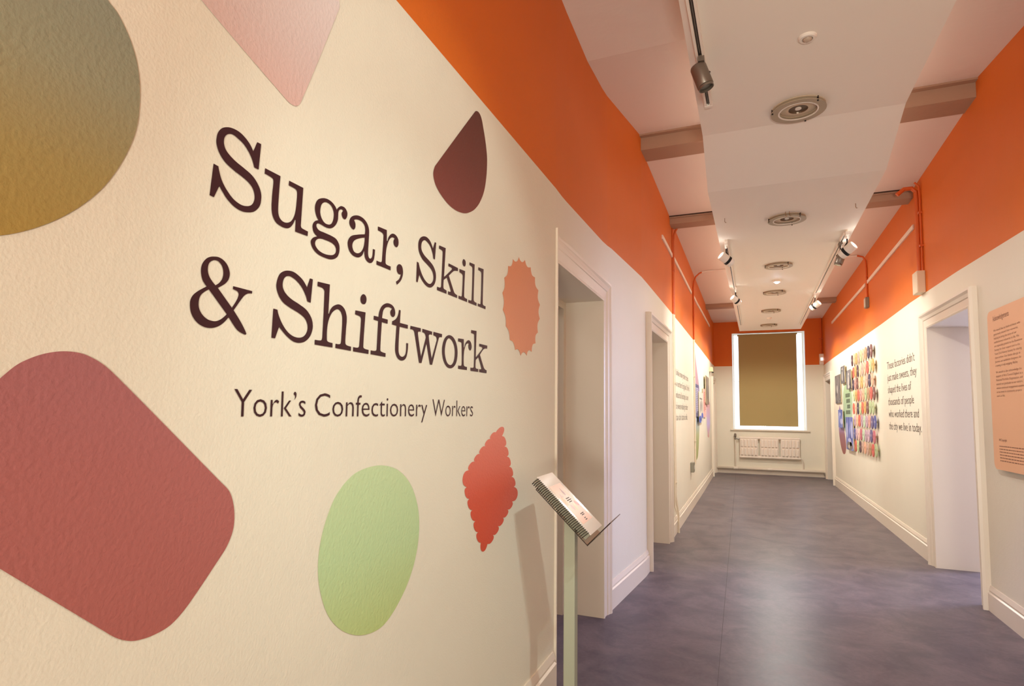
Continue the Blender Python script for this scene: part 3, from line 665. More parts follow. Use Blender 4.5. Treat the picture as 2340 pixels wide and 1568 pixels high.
def figure(e, geo, side, blobs, m, nm='printed_figure'):
    x, y0, y1, z0, z1 = geo; mb = MB()
    for k, (cy_, cz_, ry, rz_) in enumerate(blobs):
        mb.add([(x+side*.0002*k, y0+(y1-y0)*(cy_+ry*math.cos(t)), z0+(z1-z0)*(cz_+rz_*math.sin(t))) for t in [2*math.pi*i/16 for i in range(16)]], [list(range(16))])
    return mb.build(nm, m, e)
BWP = photo_mat('grey_photo', (52, 50, 54), (150, 138, 128)); BWP2 = photo_mat('dark_photo', (34, 34, 44), (140, 136, 136), 7)
BLUP = photo_mat('blue_photo', (44, 62, 150), (150, 160, 220), 6); SEP = photo_mat('sepia_photo', (70, 58, 48), (170, 148, 122), 6)
LGREY = mat('print_light_grey', (196, 188, 180), .5); MGREY = mat('print_mid_grey', (120, 112, 108), .5); LBLUE = mat('print_pale_blue', (182, 184, 222), .5); NAVYP = mat('print_navy', (54, 54, 90), .5)
GP = 'photo boards on the right wall'
e, g = board('photo_board', -1, (1908.8, 857, 1921, 922), 'grey photo board nearest the end of the right wall', 'photo board', BWP, GP)
figure(e, g, -1, [(.5, .55, .28, .25), (.45, .8, .14, .09), (.5, .2, .35, .12)], MGREY); figure(e, g, -1, [(.4, .15, .25, .05), (.62, .5, .1, .15)], LGREY)
e, g = board('photo_board', -1, (1921.3, 837, 1930.2, 876.5), 'small dark photo board, topmost of the right wall photographs', 'photo board', BWP2, GP, gap=.02)
figure(e, g, -1, [(.62, .45, .16, .3), (.6, .84, .12, .08)], LGREY)
e, g = board('photo_board', -1, (1934.2, 845.5, 1944.6, 889.5), 'dark photo board of a light standing figure, over the green oval', 'photo board', BWP2, GP, gap=.022)
figure(e, g, -1, [(.55, .42, .16, .3), (.5, .78, .14, .08), (.5, .12, .2, .1)], LGREY)
e, g = board('photo_board', -1, (1916, 936.5, 1925.6, 977), 'small blue photo board in front of the blue and mauve oval', 'photo board', BLUP, GP, gap=.022)
figure(e, g, -1, [(.3, .35, .3, .16), (.6, .75, .2, .1)], LBLUE)
e, g = board('photo_board', -1, (1933.6, 953.5, 1949.6, 1028.5), 'tall blue photo board below the green oval', 'photo board', BLUP, GP, gap=.022)
figure(e, g, -1, [(.2, .62, .13, .26), (.82, .6, .12, .24), (.5, .3, .2, .06)], LBLUE); figure(e, g, -1, [(.5, .13, .42, .13)], MGREY); figure(e, g, -1, [(.35, .2, .12, .08), (.6, .1, .1, .06)], LGREY)
GD = 'tall oval decals under the photographs'
o = vinyl('tall_oval_decal', ["1934,877 1942,888 1946.6,905 1947.5,930 1946.8,955 1944,985 1939,1003 1933,990 1929,965 1927,935 1926.6,905 1929,885"], 0, 0, 1, gradient_mat('mint_print', [(0, (150, 170, 190)), (.35, (160, 186, 160)), (1, (170, 198, 150))]), None, .0012, on_r)
solo(o, 'tall mint green oval decal with dark print on the right wall', 'wall decal', GD)
pr = [on_r(1929.5, 903, .002), on_r(1943, 903, .002), on_r(1936, 945, .002)]
mb = MB()
for k in range(4):
    for j in range(2):
        z = pr[0].z-(pr[0].z-pr[2].z)*(k+j*.35)/3.4; ya, yb_ = pr[1].y+.05, pr[0].y-.12-.08*(k % 3)
        mb.add([(xr(ya)-.0022, ya, z-.016), (xr(yb_)-.0022, yb_, z-.016), (xr(yb_)-.0022, yb_, z+.016), (xr(ya)-.0022, ya, z+.016)], [[0, 1, 2, 3]])
gp = mb.build('small_print', mat('print_green_grey', (92, 110, 84), .5)); gp['kind'] = 'stuff'; hang(gp, o)
o = vinyl('tall_oval_decal', ["c1918.6,926 1922,940 1926,965 1930,990 1933.2,1015 1933,1030 1929.5,1038 1925,1032 1920,1010 1917.2,985 1916.3,955 1916.8,940"], 0, 0, 1, gradient_mat('blue_mauve_print', [(0, (150, 86, 80)), (.4, (150, 92, 104)), (.6, (140, 130, 200)), (.85, (92, 92, 170)), (1, (190, 150, 160))]), None, .0012, on_r)
solo(o, 'tall pointed blue and mauve oval decal on the right wall', 'wall decal', GD)
# left wall group
GLB = 'boards on the far left wall'
o = vinyl('tall_oval_decal', ["c1588,800.5 1591,830 1595,862 1598.3,890 1598.8,920 1598.6,960 1597.6,1000 1596,1030 1592,1051 1589.5,1040 1588.2,1000 1587.8,950 1587.6,880 1587.7,830"], 0, 0, 1, gradient_mat('long_drop_print', [(0, (150, 156, 90)), (.22, (164, 170, 120)), (.42, (160, 176, 206)), (.62, (160, 130, 150)), (1, (176, 128, 126))]), None, .0012, on_l)
solo(o, 'very tall pointed drop decal, mauve to blue to olive, on the left wall', 'wall decal', GD)
o = vinyl('tall_oval_decal', ["1615,920 1621,918 1622,935 1622.6,955 1622.3,975 1620.5,992 1619,1000 1617,990 1615.2,970 1614.6,945"], 0, 0, 1, gradient_mat('peach_lilac_print', [(0, (222, 160, 142)), (.38, (196, 176, 226)), (1, (220, 164, 148))]), None, .0012, on_l)
solo(o, 'narrow peach and lilac oval decal under the sepia photo on the left wall', 'wall decal', GD)
e, g = board('text_board', 1, (1588.5, 879, 1597.3, 952.5), 'navy blue text board with pale print on the left wall', 'text board', mat('navy_board', (74, 74, 118), .4), GLB, t=.012, r=.015, gap=.006)
strips(e, g, 1, 14, .1, .88, .15, .9, mat('print_pale', (170, 164, 190), .5))
e, g = board('photo_board', 1, (1597.5, 897, 1607, 965), 'pale line-drawn photo board with a blue foot on the left wall', 'photo board', mat('pale_print', (208, 200, 186), .5), GLB, t=.012, r=.015, gap=.022)
figure(e, g, 1, [(.4, .78, .36, .03), (.5, .55, .1, .2), (.25, .5, .06, .2), (.75, .52, .05, .2)], MGREY); figure(e, g, 1, [(.2, .1, .3, .12), (.75, .22, .25, .1)], mat('print_blue', (70, 90, 180), .5)); figure(e, g, 1, [(.5, .12, .16, .1)], LBLUE)
e, g = board('text_board', 1, (1606.8, 889.5, 1613.2, 953.5), 'pink text board with coral print on the left wall', 'text board', mat('pink_board', (236, 176, 168), .45), GLB, t=.012, r=.015, gap=.006)
strips(e, g, 1, 12, .1, .8, .12, .9, mat('print_coral', (206, 128, 118), .5))
e, g = board('photo_board', 1, (1612.4, 861, 1619.8, 924), 'sepia photo board farthest along the left wall', 'photo board', SEP, GLB, t=.012, r=.05, gap=.022)
figure(e, g, 1, [(.5, .5, .2, .3), (.5, .85, .15, .08)], MGREY)

# the oval name discs: eight rows of nine
PAL = {'plum': (72, 40, 52), 'peach': (236, 196, 162), 'mustard': (204, 164, 92), 'taupe': (196, 162, 146), 'green': (172, 192, 142), 'salmon': (234, 172, 140), 'brown': (104, 60, 58),
       'coral': (222, 96, 74), 'red': (206, 84, 74), 'navy': (46, 38, 66), 'lime': (194, 216, 162), 'rose': (204, 148, 140), 'tan': (172, 134, 96), 'lilac': (198, 166, 186), 'mauve': (180, 150, 172),
       'pink': (240, 196, 184), 'mint': (186, 212, 182), 'violet': (84, 72, 128), 'blue': (62, 72, 150), 'magenta': (188, 92, 112)}
ROWS = [((381,248),(625,115), 'plum peach mustard taupe green salmon tan navy brown'), ((398,402),(649,303), 'coral mustard plum peach taupe salmon red green mustard'),
        ((395,558),(638,487), 'navy rose brown peach mustard peach taupe navy salmon'), ((405,700),(663,665), 'lime mustard coral rose salmon green tan red brown'),
        ((403,865),(650,845), 'coral peach navy lime coral mustard brown green green'), ((420,1020),(676,1035), 'lilac peach coral mauve mint mauve rose violet blue'),
        ((413,1180),(665,1222), 'blue lilac pink magenta mint mauve lilac violet magenta'), ((430,1340),(690,1405), 'coral lime plum taupe salmon taupe tan red green')]
ORD = ['first', 'second', 'third', 'fourth', 'fifth', 'sixth', 'seventh', 'eighth', 'ninth']
ROWN = ['top', 'second', 'third', 'fourth', 'fifth', 'sixth', 'seventh', 'bottom']
db = MB().lathe((0, 0, 0), (-1, 0, 0), [(0, 0), (.997, 0), (1, .001), (1, .0085), (.985, .010), (0, .010)], 28)
for v in db.v: v.y *= .080; v.z *= .088
pb_ = MB().lathe((.028, 0, 0), (-1, 0, 0), [(.012, 0), (.012, .028)], 10)
tb_ = MB()
for z, h in ((.012, .038), (-.004, .03)): tb_.add([(-.0106, -h, z-.003), (-.0106, h, z-.003), (-.0106, h, z+.003), (-.0106, -h, z+.003)], [[0, 1, 2, 3]])
first = {}
def proto(key, mb, m):
    if key not in first:
        o = mb.build(key.split('|')[0], m); first[key] = o; return o, True
    return first[key].copy(), False
DTXT = mat('disc_print_dark', (96, 62, 54), .5); LTXT = mat('disc_print_light', (220, 200, 190), .5)
for r_, (a, b, cols) in enumerate(ROWS):
    pa, pb2 = on_r(1880+a[0]/5.6, 780+a[1]/5.6, .03), on_r(1880+b[0]/5.6, 780+b[1]/5.6, .03)
    for c_, cn in enumerate(cols.split()):
        t = c_/8; y = pa.y+(pb2.y-pa.y)*t; z = pa.z+(pb2.z-pa.z)*t + random.uniform(-.006, .006)
        nm = {'plum': 'dark plum', 'navy': 'near-black navy', 'lime': 'light lime green', 'green': 'sage green', 'red': 'brick red', 'brown': 'dark brown'}.get(cn, cn)
        e = empty('name_disc', (xr(y)-.03, y, z), '%s oval disc, %s from the left in the %s row of discs' % (nm, ORD[c_], ROWN[r_]), 'disc', 'oval name discs on the right wall')
        dark = sum(PAL[cn]) < 330
        for key, mb, m in (('disc|'+cn, db, mat('disc_'+cn, tuple(int(a*.86+b*.14) for a, b in zip(PAL[cn], (190, 165, 140))), .45)), ('peg', pb_, BOARD), ('small_print|%d' % dark, tb_, LTXT if dark else DTXT)):
            o, new = proto(key, mb, m)
            if not new: COL.objects.link(o)
            o.parent = e

# acknowledgements panel at the right edge
ak0, ak1 = on_r(2262, 712, .035), on_r(2276, 1070, .035)
YA1, YA0, ZA1, ZA0 = 5.09, 4.40, ak0.z, ak1.z-.005
PBRD = mat('peach_board', (238, 184, 142), .5)
ax = xr(4.8)-.035
ack = empty('acknowledgement_panel', (ax, 4.75, ZA0), 'peach text panel with brown print at the right edge of the right wall', 'text panel')
MB().prism([(ax+.004, y, z) for y, z in rrect(YA0, YA1, ZA0, ZA1, .05, 6)], (.025, 0, 0)).build('board', BROWN, ack)
MB().prism([(ax, y, z) for y, z in rrect(YA0, YA1, ZA0, ZA1, .05, 6)], (.004, 0, 0)).build('print', PBRD, ack)
MB().box((ax+.028, 4.6, ZA0+.2), (ax+.034, 4.9, ZA1-.2)).build('spacer', DARK, ack)
AT = mat('ack_print', (140, 84, 58), .5)
def ack_block(lines, tl, bl, wref, ref, lead, offset=-.004):
    p0, p1, pr = on_x(*tl, ax), on_x(*bl, ax), on_x(*wref, ax)
    k = abs(pr.y-p0.y)/text_w(lines[ref], offset); dz = (p0.z-p1.z)/max(1, len(lines)-1)
    for i, t in enumerate(lines):
        yy = p0.y+(p1.y-p0.y)*i/max(1, len(lines)-1)
        wall_text('line', t, yy, p0.z-dz*i, -1, k, dz/lead, lambda y: ax, -1, .0006, AT, ack, offset)
cx = lambda x, y: (2240+x/3.56, 660+y/3.56)
L1 = ["We would like to thank all those who", "generously shared their memories,", "helping to bring the story of our", "confectionery industries to life. We", "are especially grateful to the Rowntree", "Society for their support and to the", "York Oral History Society for sharing", "their archive. Our thanks also go to", "Journal, our exhibition designers, for", "creating a truly engaging display."]
L2 = ["We would to also acknowledge the", "support of Arts Council England as a", "National Portfolio Organisation, and", "extend our gratitude to our visitors,", "whose continued engagement enables", "us to invest in community projects", "such as this."]
ack_block(L1, cx(108, 352), cx(124, 636), cx(327, 290), 0, 1.25)
ack_block(L2, cx(128, 690), cx(137, 881), cx(338, 660), 0, 1.25)
ph = on_x(*cx(102, 268), ax); ph2 = on_x(*cx(233, 228), ax)
wall_text('line', 'Acknowledgements', ph.y, ph.z, -1, abs(ph2.y-ph.y)/text_w('Acknowledgements'), .052, lambda y: ax, -1, .0006, AT, ack)
pk = on_x(*cx(154, 1238), ax); wall_text('line', 'All Copyright', pk.y, pk.z, -1, .024, .022, lambda y: ax, -1, .0006, AT, ack)
mb = MB(); q0, q1 = on_x(*cx(157, 1282), ax), on_x(*cx(165, 1400), ax)
for k in range(6):
    z = q0.z+(q1.z-q0.z)*k/5; yl = q0.y+(q1.y-q0.y)*k/5; yr_ = YA0+.06+random.uniform(0, .06)
    x = yl
    while x > yr_+.02:
        wl = random.uniform(.012, .04); mb.add([(ax-.0006, x, z-.0015), (ax-.0006, x, z+.0045), (ax-.0006, max(x-wl, yr_), z+.0045), (ax-.0006, max(x-wl, yr_), z-.0015)], [[0, 1, 2, 3]]); x -= wl+.007
mb.build('small_print', AT, ack)['kind'] = 'stuff'

# ------------------------------------------------------------------ lighting tracks and spotlights under the raft
def track(pa, pb, label, m_in, wdt=.036):
    a, b = on_raft(*pa), on_raft(*pb)
    if a.y > b.y: a, b = b, a
    d_ = (b-a).normalized(); s_ = Vector((d_.y, -d_.x, 0)).normalized()
    e = empty('light_track', tuple((a+b)/2), label, 'light track', 'lighting tracks under the raft')
    def bar(x0, x1, z0, z1, nm, m):
        v = [p+s_*x+Vector((0, 0, z)) for p in (a, b) for x, z in ((x0, z0), (x1, z0), (x1, z1), (x0, z1))]
        MB().add(v, [[0, 1, 5, 4], [1, 2, 6, 5], [2, 3, 7, 6], [3, 0, 4, 7], [0, 3, 2, 1], [4, 5, 6, 7]]).build(nm, m, e)
    h = wdt/2
    bar(-h, -h*.42, -.024, 0, 'track_side', RAFT); bar(h*.42, h, -.024, 0, 'track_side', RAFT); bar(-h*.42, h*.42, -.008, -.001, 'track_channel', m_in)
    bar(-.003, .003, -.014, -.008, 'conductor', GREY)
    c = b if pa[1] < 100 else a
    MB().box((c.x-h, c.y-.012, c.z-.026), (c.x+h, c.y+.012, c.z)).build('end_cap', RAFT, e)
    return e
track((1560, -120), (1619, 236), 'near lighting track at the left edge of the raft', mat('track_dark', (78, 64, 54), .4, .3), .045)
track((1659, 548), (1693, 742), 'far lighting track along the left edge of the raft', mat('track_mid', (120, 100, 92), .4, .3), .03)
track((1930, 532), (1828, 740), 'lighting track along the right edge of the raft', mat('track_mid2', (92, 78, 62), .4, .3), .03)
LENS = mat('lit_lens', (255, 238, 205), .3, emit=2.5)
def track_spot(contact, to, L, r, drop, body, label, power, deg, band=True, lit=True):
    c = on_raft(*contact); c.z -= .024
    e = empty('track_spotlight', tuple(c), label, 'spotlight', 'track spotlights')
    MB().box((c.x-.016, c.y-.045, c.z-.028), (c.x+.016, c.y+.045, c.z+.004)).build('track_adapter', body, e)
    MB().lathe(tuple(c+Vector((0, 0, -.028))), (0, 0, -1), [(.011, 0), (.014, .012), (.009, .03)], 10).build('swivel', body, e)
    ctr = c+Vector((0, 0, -drop)); ax_ = (Vector(to)-ctr).normalized()
    sd = ax_.cross(Vector((0, 0, 1))).normalized(); up_ = sd.cross(ax_)
    MB().tube([c+Vector((0, 0, -.055)), c+Vector((0, 0, -.55*drop)), ctr+up_*r*1.02], .007, 8).build('arm', DARK, e)
    h = L/2
    bo = MB().lathe(tuple(ctr), ax_, [(0, -h), (r*.92, -h), (r, -h+.008), (r, h-.004), (r*.9, h), (r*.86, h-.02), (0, h-.02)], 24).build('body', body, e, True)
    bo.data.shade_flat(); 
    for p in bo.data.polygons: p.use_smooth = len(p.vertices) == 4
    if band:
        MB().lathe(tuple(ctr), ax_, [(r+.0015, h*.05), (r+.0015, h*.42)], 24, False).build('cooling_band', BLACK, e)
        MB().lathe(tuple(ctr), ax_, [(r*.97, h*.42), (r*1.02, h*.5), (r*1.02, h*.62), (r*.97, h*.66)], 24, False).build('front_collar', body, e)
    else:
        MB().lathe(tuple(ctr), ax_, [(r*.94, h), (r*.94, h+.012), (r*.86, h+.012), (r*.86, h)], 24, False).build('front_collar', body, e)
    MB().lathe(tuple(ctr+ax_*(h-.012)), ax_, [(0, 0), (r*.8, 0), (r*.8, .003), (0, .006)], 20).build('lens', LENS if lit else mat('dull_lens', (150, 146, 140), .1), e)
    if power:
        spot('track_spot_beam', tuple(ctr+ax_*(h+.02)), to, power, deg, WARM2, 1, .03)
        l = bpy.data.lights.new('assumed_vent_spill', 'POINT'); l.energy = power*.004; l.color = WARM2; l.shadow_soft_size = .03  # point lamp added behind the body, an assumed leak that brightens the raft
        o = bpy.data.objects.new('assumed_vent_spill', l); COL.objects.link(o); o.location = ctr-ax_*(h+.05)
ALU = mat('brushed_grey', (128, 118, 106), .38, .55)
track_spot((1603, 128), (.32, 3.34, 1.6), .125, .043, .092, ALU, 'dark grey spotlight on the near left track', 0, 90, band=False, lit=False)
track_spot((1659, 551), (1.54, 7.7, 1.65), .15, .046, .17, WHITE, 'white spotlight with a black band at the near end of the far left track', 64, 84)
track_spot((1681, 655), (1.54, 10.3, 1.6), .14, .044, .17, WHITE, 'white spotlight half way along the far left track', 64, 84)
track_spot((1935, 527), (-.8, 7.75, 1.7), .15, .046, .17, WHITE, 'white spotlight with a black band nearest on the right track', 68, 84)
track_spot((1920, 550), (-.2, 7.0, 0.0), .14, .04, .15, ALU, 'grey spotlight tucked behind the white one on the right track', 30, 110, band=False)
track_spot((1862, 668), (-.77, 10.9, 1.75), .14, .044, .17, WHITE, 'white spotlight half way along the right track', 64, 84)
# ------------------------------------------------------------------ round fittings on the raft
GLS = glass_mat('frosted_disc', (.86, .84, .80))
RIM = mat('fitting_rim', (206, 190, 164), .4); SHADE = mat('fitting_recess', (200, 182, 156), .5)
def downlight(u, v, r, label):
    c = on_raft(u, v); n = Vector((0, 0, -1))
    if 4.3 < c.y < 5.02: n = Vector((0, -.15, -.72)).normalized()
    e = empty('downlight', tuple(c), label, 'ceiling light', 'round recessed lights along the raft')
    MB().lathe(tuple(c), n, [(r*.93, 0), (r, .002), (r, .006), (r*.86, .010), (r*.70, .008), (r*.7, .001)], 36, False).build('rim', RIM, e)
    MB().lathe(tuple(c), n, [(r*.36, .012), (r*.46, .012), (r*.68, .006), (r*.70, .001)], 36, False).build('reflector', SHADE, e)
    MB().lathe(tuple(c), n, [(0, .0016), (r*.42, .0016), (r*.44, .010), (r*.36, .012), (r*.34, .004), (0, .004)], 28).build('lamp_recess', mat('recess_dark', (110, 92, 72), .3, .3), e)
    MB().lathe(tuple(c), n, [(r*.76, .022), (r*1.02, .022), (r*1.02, .026), (r*.76, .026), (r*.76, .022)], 40, False).build('glass_ring', mat('ring_glass', (176, 162, 138), .3), e)
    MB().lathe(tuple(c), n, [(r*.69, .023), (r*.75, .023), (r*.75, .027), (r*.69, .027), (r*.69, .023)], 40, False).build('white_ring', WHITE, e)
    MB().lathe(tuple(c), n, [(r*.12, .002), (r*.12, .01), (r*.08, .011), (0, .011)], 12).build('lamp', WHITE, e)
    s_ = n.orthogonal().normalized(); t_ = n.cross(s_)
    for k in range(3):
        a = .6+k*2.094; q = c+(s_*math.cos(a)+t_*math.sin(a))*r*.98
        MB().tube([q, q+n*.032], r*.035, 8).build('clip', DARK, e)
LP = [(1824, 246, .155), (1798, 498, .155), (1779, 605, .15), (1770, 667, .15), (1762, 709, .15), (1757, 742, .15)]
LN = ['round recessed light nearest the camera on the raft', 'round recessed light with two wire hooks beside it', 'third round recessed light from the camera on the raft', 'round recessed light just beyond the bright white lamp', 'round recessed light, second from the window end', 'round recessed light nearest the window']
for (u, v, r), l in zip(LP, LN):
    downlight(u, v, r, l)
    c = on_raft(u, v); near_one = v == 246; spot('fill_beam', (c.x, c.y, c.z-.05), (c.x, c.y, 0), 46 if near_one else 4+max(0, c.y-5.5)*8.5, 64 if near_one else 165, (.34, .36, 1) if near_one else WARM, .4, .05)  # added fill below the unlit fittings, blue under the nearest one
c = on_raft(1845, 84)
e = empty('motion_sensor', tuple(c), 'small white round motion sensor on the near end of the raft', 'sensor')
MB().lathe(tuple(c), (0, 0, -1), [(.044, 0), (.044, .006), (.038, .014), (.026, .015), (.025, .008), (0, .008)], 32).build('housing', WHITE, e)
MB().lathe(tuple(c), (0, 0, -1), [(.023, .008), (.021, .018), (.012, .024), (0, .026)], 24).build('lens', mat('sensor_lens', (190, 172, 152), .25), e, True)
c = on_raft(1775, 640)
e = empty('emergency_lamp', tuple(c), 'bright white emergency lamp on the raft between two round lights', 'lamp')
MB().lathe(tuple(c), (0, 0, -1), [(.05, 0), (.05, .02), (.04, .03), (0, .03)], 24).build('housing', WHITE, e)
MB().lathe(tuple(c), (0, 0, -1), [(.028, .03), (.024, .038), (.012, .046), (0, .048)], 20).build('bulb', mat('led', (225, 232, 255), .3, emit=60), e)
c = on_raft(1758, 726)
e = empty('smoke_detector', tuple(c), 'tiny white detector on the raft near the window', 'detector')
MB().lathe(tuple(c), (0, 0, -1), [(.045, 0), (.045, .012), (.04, .02)], 20).build('base', WHITE, e)
MB().lathe(tuple(c), (0, 0, -1), [(.034, .02), (.03, .034), (0, .036)], 20).build('cap', WHITE, e)
BRASS = mat('brass_wire', (150, 112, 70), .4, .6)
for (u, v), l in (((1656, 499), 'little brass wire hook at the left edge of the raft'), ((1955, 465), 'little brass wire hook at the right edge of the raft'), ((1795, 484), 'left one of two wire hooks by the second round light'), ((1804, 483), 'right one of two wire hooks by the second round light')):
    c = on_raft(u, v)
    solo(MB().tube([c+Vector((0, 0, .004)), c+Vector((0, 0, -.03)), c+Vector((.006, 0, -.042)), c+Vector((.014, 0, -.04))], .0022, 6).build('wire_hook', BRASS), l, 'hook', 'wire hooks on the raft')

# ------------------------------------------------------------------ cable conduits, boxes, hanging rails
OPIPE = mat('orange_pipe', (206, 92, 30), .45); CPIPE = mat('cream_pipe', (228, 214, 190), .45)
def saddle(x, y, z, side, r, m, e):
    MB().box((min(x-side*r, x+side*r*1.15), y-r*2.2, z-.009), (max(x-side*r, x+side*r*1.15), y+r*2.2, z+.009)).build('saddle_clip', m, e)
# left, by the second doorway
r = .0125; y = on_l(1541, 800, r).y; x = xl(y)+r
e = empty('cable_conduit', (x, y, 0), 'cable conduit beside the second left doorway, orange above and cream below', 'conduit', 'cable conduits on the left wall')
bz = lerp_tab(BL_TAB, y)
MB().tube([(x+.05, y, 3.56), (x+.03, y, 3.53), (x+.008, y, 3.47), (x, y, 3.40), (x, y, bz)], r, 10).build('upper_pipe', OPIPE, e)
MB().tube([(x, y, bz), (x, y, .42), (x+.02, y+.02, .25), (x+.026, y+.03, .18), (x+.026, y+.03, 0)], r, 10).build('lower_pipe', CPIPE, e)
MB().tube([(x-.004, y-.055, 3.56), (x-.004, y-.055, bz)], .007, 8).build('thin_upper_pipe', OPIPE, e)
MB().tube([(x-.004, y-.055, bz), (x-.004, y-.055, .3), (x+.018, y-.04, .22)], .007, 8).build('thin_lower_pipe', CPIPE, e)
for z in (3.05, 1.72, .57): saddle(x, y, z, 1, r, OPIPE if z > bz else CPIPE, e)
# left, ending in a socket
y = on_l(1585.5, 760, r).y; x = xl(y)+r; bz = lerp_tab(BL_TAB, y); cz = lerp_tab(CE_TAB, y)-r
e = empty('cable_conduit', (x, y, .5), 'cable conduit running down to the grey socket on the left wall', 'conduit', 'cable conduits on the left wall')
MB().tube([(x+.13, y, cz-.012), (x+.09, y, cz-.03), (x+.04, y, cz-.075), (x+.01, y, cz-.15), (x, y, cz-.25), (x, y, bz)], r, 10).build('upper_pipe', OPIPE, e)
MB().tube([(x, y, bz), (x, y, .6)], r, 10).build('lower_pipe', CPIPE, e)
MB().tube([(1.3, y, cz), (x+.2, y, cz), (x+.13, y, cz-.012)], r, 10).build('ceiling_pipe', CEIL, e)
for z in (2.9, 1.95, .95): saddle(x, y, z, 1, r, OPIPE if z > bz else CPIPE, e)
pz = on_l(1587, 1068, .05)
e = empty('wall_socket', (xl(pz.y), pz.y, pz.z-.07), 'grey metal wall socket low on the left wall under the conduit', 'socket')
SGREY = mat('socket_grey', (140, 136, 120), .4, .4)
bevel(MB().box((xl(pz.y), pz.y-.075, pz.z-.07), (xl(pz.y)+.05, pz.y+.075, pz.z+.07)).build('box', SGREY, e), .006)
for k in (-.035, .035): MB().box((xl(pz.y)+.05, pz.y+k-.02, pz.z-.025), (xl(pz.y)+.053, pz.y+k+.02, pz.z+.025)).build('outlet', mat('outlet', (206, 200, 186), .4), e)
# right, thick pipe to the cream junction box
jb = on_r(2100, 647, .035); y = jb.y; xw = xr(y)
e = empty('cable_conduit', (xw-.02, y, 2.7), 'thick orange pipe with a thin one beside it on the right wall', 'conduit', 'cable conduits on the right wall')
MB().tube([(xw-.18, y+.02, 3.52), (xw-.12, y+.02, 3.57), (xw-.06, y+.02, 3.57), (xw-.026, y+.02, 3.53), (xw-.022, y+.02, 3.45), (xw-.022, y+.02, jb.z+.1)], .02, 12).build('pipe', OPIPE, e)
MB().tube([(xw-.05, y-.05, 3.60), (xw-.018, y-.05, 3.56), (xw-.012, y-.05, 3.45), (xw-.012, y-.05, jb.z+.1)], .009, 8).build('thin_pipe', OPIPE, e)
for z in (3.3, 2.98): MB().box((xw-.03, y-.07, z-.01), (xw, y-.03, z+.01)).build('saddle_clip', OPIPE, e)
bevel(solo(MB().box((xw-.07, y-.085, jb.z-.105), (xw, y+.085, jb.z+.105)).build('junction_box', mat('box_beige', (222, 200, 170), .45)), 'beige junction box at the foot of the thick orange pipe', 'junction box'), .008)
# right, thin conduit to a small grey box
sb = on_r(1979, 692, .03); y = sb.y; xw = xr(y); cz = lerp_tab(CE_TAB, y)-r
e = empty('cable_conduit', (xw-.02, y, 2.9), 'thin orange conduit farther along the right wall, ending in a small box', 'conduit', 'cable conduits on the right wall')
MB().tube([(1.0, y, cz), (xw-.12, y, cz)], r, 10).build('ceiling_pipe', CEIL, e)
MB().tube([(xw-.12, y, cz), (xw-.05, y, cz-.02), (xw-.02, y, cz-.08), (xw-r, y, cz-.18), (xw-r, y, sb.z+.07)], r, 10).build('pipe', OPIPE, e)
saddle(xw-r, y, 3.3, -1, r, OPIPE, e)
b_ = empty('switch_box', (xw, y, sb.z-.07), 'small grey metal box below the thin orange conduit on the right wall', 'switch box')
bevel(MB().box((xw-.045, y-.06, sb.z-.075), (xw, y+.06, sb.z+.07)).build('box', SGREY, b_), .005)
MB().box((xw-.049, y-.05, sb.z-.06), (xw-.045, y+.05, sb.z+.055)).build('cover', mat('box_cover', (196, 188, 172), .4), b_)
# far right corner
q = on_y(1877.5, 821, YE-.03)
e = empty('cable_conduit', (q.x, YE, 2.6), 'orange pipe in the far right corner above the white call point', 'conduit')
MB().tube([(q.x, YE-.02, 3.58), (q.x, YE-.02, q.z+.1)], .02, 10).build('pipe', OPIPE, e)
MB().box((q.x-.04, YE-.045, 3.1), (q.x+.04, YE, 3.12)).build('saddle_clip', OPIPE, e)
b_ = empty('alarm_box', (q.x, YE, q.z-.12), 'small white alarm box in the far right corner', 'alarm box')
bevel(MB().box((q.x-.045, YE-.06, q.z-.12), (q.x+.045, YE, q.z+.12)).build('box', WHITE, b_), .006)
MB().box((q.x-.02, YE-.064, q.z-.03), (q.x+.025, YE-.06, q.z+.03)).build('indicator', mat('indicator', (250, 248, 244), .2, emit=1.2), b_)
# hanging rails
RAIL = mat('white_rail', (236, 220, 206), .4)
def rail(segs, onw, fn, side, label):
    e = None
    for a, b in segs:
        pa, pb = onw(*a, .012), onw(*b, .012)
        if e is None: e = empty('picture_rail', (fn(pa.y), pa.y, pa.z), label, 'hanging rail', 'picture hanging rails')
        n = 6; v = []
        for k in range(n+1):
            yy = pa.y+(pb.y-pa.y)*k/n; z = pa.z+(pb.z-pa.z)*k/n; X = fn(yy)
            v += [(X, yy, z-.022), (X+side*.014, yy, z-.022), (X+side*.014, yy, z+.022), (X, yy, z+.022)]
        f = [[0, 1, 2, 3], [4*n, 4*n+1, 4*n+2, 4*n+3]]+[[4*k+j, 4*k+(j+1) % 4, 4*k+4+(j+1) % 4, 4*k+4+j] for k in range(n) for j in range(4)]
        MB().add(v, f).build('rail_section', RAIL, e)
rail([((1514.5, 541), (1536.5, 584)), ((1540.5, 590), (1580.5, 669)), ((1585.5, 677), (1593.2, 700-7)), ((1593.2, 693), (1623, 748))][:3]+[((1593.4, 693.4), (1622, 745.5))], on_l, xl, 1, 'white picture rail high on the left orange wall, broken by conduits')
rail([((2086, 518), (1981, 645)), ((1976, 651), (1900, 738))], on_r, xr, -1, 'white picture rail high on the right orange wall')
